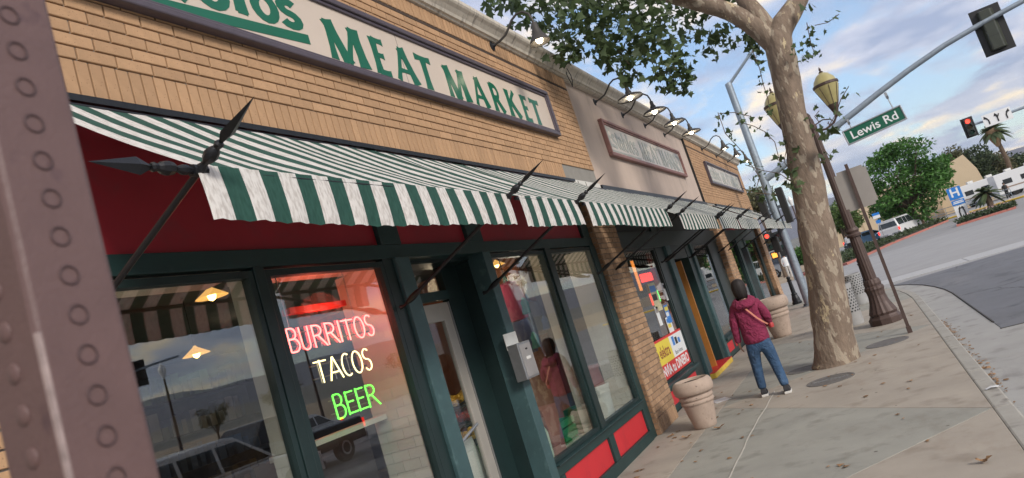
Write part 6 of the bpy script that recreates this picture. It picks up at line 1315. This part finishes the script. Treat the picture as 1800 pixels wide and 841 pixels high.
# far signals
p = ony(1703, 225, 50); q = ony(1752, 207, 50); e1_ = ony(1800, 189, 50)
fp = tag(empty('far_signal_pole', (e1_.x+7, 50, RZ)), 'grey mast arm reaching in from the right with a lane sign', 'signal pole')
MB().tube([(0, 0, 0), (0, 0, 7.0)], [.15, .11], 12).build('shaft', POLE, fp); MB().tube([(0, 0, e1_.z-RZ+1.1), (e1_.x-fp.location.x, 0, e1_.z-RZ), (q.x-fp.location.x, 0, q.z-RZ), (p.x-fp.location.x, 0, p.z-RZ+.1)], [.1, .08, .07, .06], 10).build('mast_arm', POLE, fp)
signal('traffic_light', (p.x, 49.8, p.z), 'red lit traffic light at the end of the far mast arm', 1, 1, 0.95)
ls = tag(empty('lane_sign', (q.x, 49.8, q.z)), 'white lane control sign with three black arrows on the far mast arm', 'sign')
bx('panel', (-.72, .72), (-.02, .02), (-.36, .36), SWHITE, ls)
for x, t_ in ((-.45, -1), (0, -.4), (.45, 1)):
    MB().tube([(x, -.026, -.24), (x, -.026, 0), (x+.1*t_, -.026, .14)], .035, 6).build('arrow', SBLACK, ls); MB().add([(x+.1*t_-.12, -.028, .1), (x+.1*t_+.10, -.028, .1), (x+.17*t_, -.028, .28)], [(0, 1, 2)]).build('arrow_head', SBLACK, ls)
    if t_ == -.4: MB().tube([(0, -.026, -.02), (.12, -.026, .18)], .03, 6).build('arrow', SBLACK, ls)
c0 = ony(1393, 470, 48); cp = tag(empty('far_signal_pole', (c0.x, 48, RZ)), 'pale signal pole across the side street behind the corner', 'signal pole'); MB().tube([(0, 0, 0), (0, 0, 6)], [.14, .1], 12).build('shaft', POLE, cp)
p = ony(1352, 425, 47.5); signal('traffic_light', (p.x, 47.5, p.z), 'red lit traffic light just right of the far brick pier', 1, 1, .95)
p = ony(1371, 423, 47.6); signal('traffic_light', (p.x, 47.6, p.z), 'unlit traffic light beside the pale far signal pole', 1, 0, .95)
for (px, py, m, lb) in ((1362, 449, LEDO, 'orange lit pedestrian signal low on the far pole'), (1378, 444, SBLACK, 'dark pedestrian signal facing away on the far pole')):
    p = ony(px, py, 47.6); t = tag(empty('pedestrian_signal', p), lb, 'pedestrian signal'); bx('housing', (-.23, .23), (-.1, .1), (-.23, .23), SBLACK, t, .02); bx('lens', (-.15, .15), (-.112, -.101), (-.15, .15), m, t)
d0 = ony(1412, 415, 60); l2 = tag(empty('street_lamp', (d0.x, 60, RZ)), 'small far street lamp between signal pole and sycamore trunk', 'street lamp'); ztop = ony(1386, 350, 60).z-RZ
MB().tube([(0, 0, 0), (0, 0, ztop-.6)], [.1, .05], 10).build('shaft', BRONZE, l2); MB().lathe([(.06, ztop-.6), (.2, ztop-.15), (.2, ztop-.1), (.05, ztop+.15), (.001, ztop+.25)], 12).build('lantern', SWHITE, l2, smooth=True)
o = tag(empty('parking_sign_post', (ony(1637, 396, 84).x, 84, RZ)), 'dark slim post beside the round tree trunk', 'post'); MB().tube([(0, 0, 0), (0, 0, 3.2)], .08, 8).build('shaft', BRONZE, o); MB().lathe([(.1, 3.15), (.12, 3.2), (.001, 3.3)], 8).build('cap', BRONZE, o)
bs = tag(empty('blue_parking_sign', (ony(1551, 408, 72).x, 72, RZ)), 'blue and white parking sign left of the white pickup', 'sign'); z_ = ony(1546, 385, 72).z-RZ
MB().tube([(0, 0, 0), (0, 0, z_+.6)], .03, 6).build('post', CHROME, bs); bx('panel', (-.3, .3), (-.05, -.03), (z_+.1, z_+.6), SWHITE, bs); bx('panel', (-.3, .3), (-.056, -.051), (z_+.38, z_+.6), SBLUE, bs); bx('panel', (-.2, .2), (-.05, -.03), (z_-.35, z_-.05), SBLUE, bs)
# across the street, seen in the window reflections
m2_ = copy_tree(tp_); m2_.location = (34, 19, RZ); m2_.rotation_euler = (0, 0, R(122)); m2_['label'] = 'signal pole and mast arm on the opposite street corner, mirrored in the window'
h2 = copy_tree(hd); h2.location = (34-.53*7, 19+.85*7, 5.7); h2.rotation_euler = (0, 0, R(120)); h2['label'] = 'traffic light head on the opposite mast arm, mirrored in the window'
for i, (x, y, h, lb) in enumerate(((62, 66, 5, 'bushy tree across the street right of the opposite signal'), (78, 52, 5, 'tree across the street behind the opposite signal'), (90, 80, 6, 'far tree across the street, left in the reflection'), (85, 30, 5, 'tree across the street near the parked sedan'), (50, 75, 4, 'small tree across the street toward the junction'))):
    rr = random.Random(60+i); far_tree((x, y, RZ), h, [(rr.uniform(-1.5, 1.5), rr.uniform(-1.5, 1.5), h*.65+rr.uniform(-.8, 1.4), rr.uniform(.8, 1.3)) for k in range(12)], lb, LEAFD if i % 2 else LEAFO, 1800, .35, .18, 60+i, name='street_tree')
for i, (x, y, lb) in enumerate(((28, 24.5, 'slim street lamp across the street, centre of the reflection'), (24, 30, 'slim street lamp across the street, right of the reflection'))):
    c = copy_tree(l2); c.location = (x, y, RZ); c['label'] = lb
up_ = tag(empty('utility_pole', (40, 22, RZ)), 'wooden utility pole with crossarm across the street', 'utility pole'); MB().tube([(0, 0, 0), (0, 0, 8)], [.16, .1], 8).build('shaft', BARK2, up_); MB().box(-.06, .06, -1.1, 1.1, 7.2, 7.35).build('crossarm', BARK2, up_)

# ================================================================== HAZE
hz = MB().box(-6300, 6300, -6300, 6300, RZ-1.7, 620).build('haze', bpy.data.materials.new('haze_air'))
hm = hz.data.materials[0]; hm.use_nodes = True; ht = hm.node_tree; ht.nodes.clear()
ho = ht.nodes.new('ShaderNodeOutputMaterial'); pv = ht.nodes.new('ShaderNodeVolumePrincipled'); pv.inputs['Color'].default_value = (0.80, 0.86, 0.95, 1); pv.inputs['Density'].default_value = 0.00011; pv.inputs['Anisotropy'].default_value = 0.2
ht.links.new(pv.outputs[0], ho.inputs['Volume']); hz['kind'] = 'stuff'; hz['label'] = 'pale blue air haze over the distant mountains'
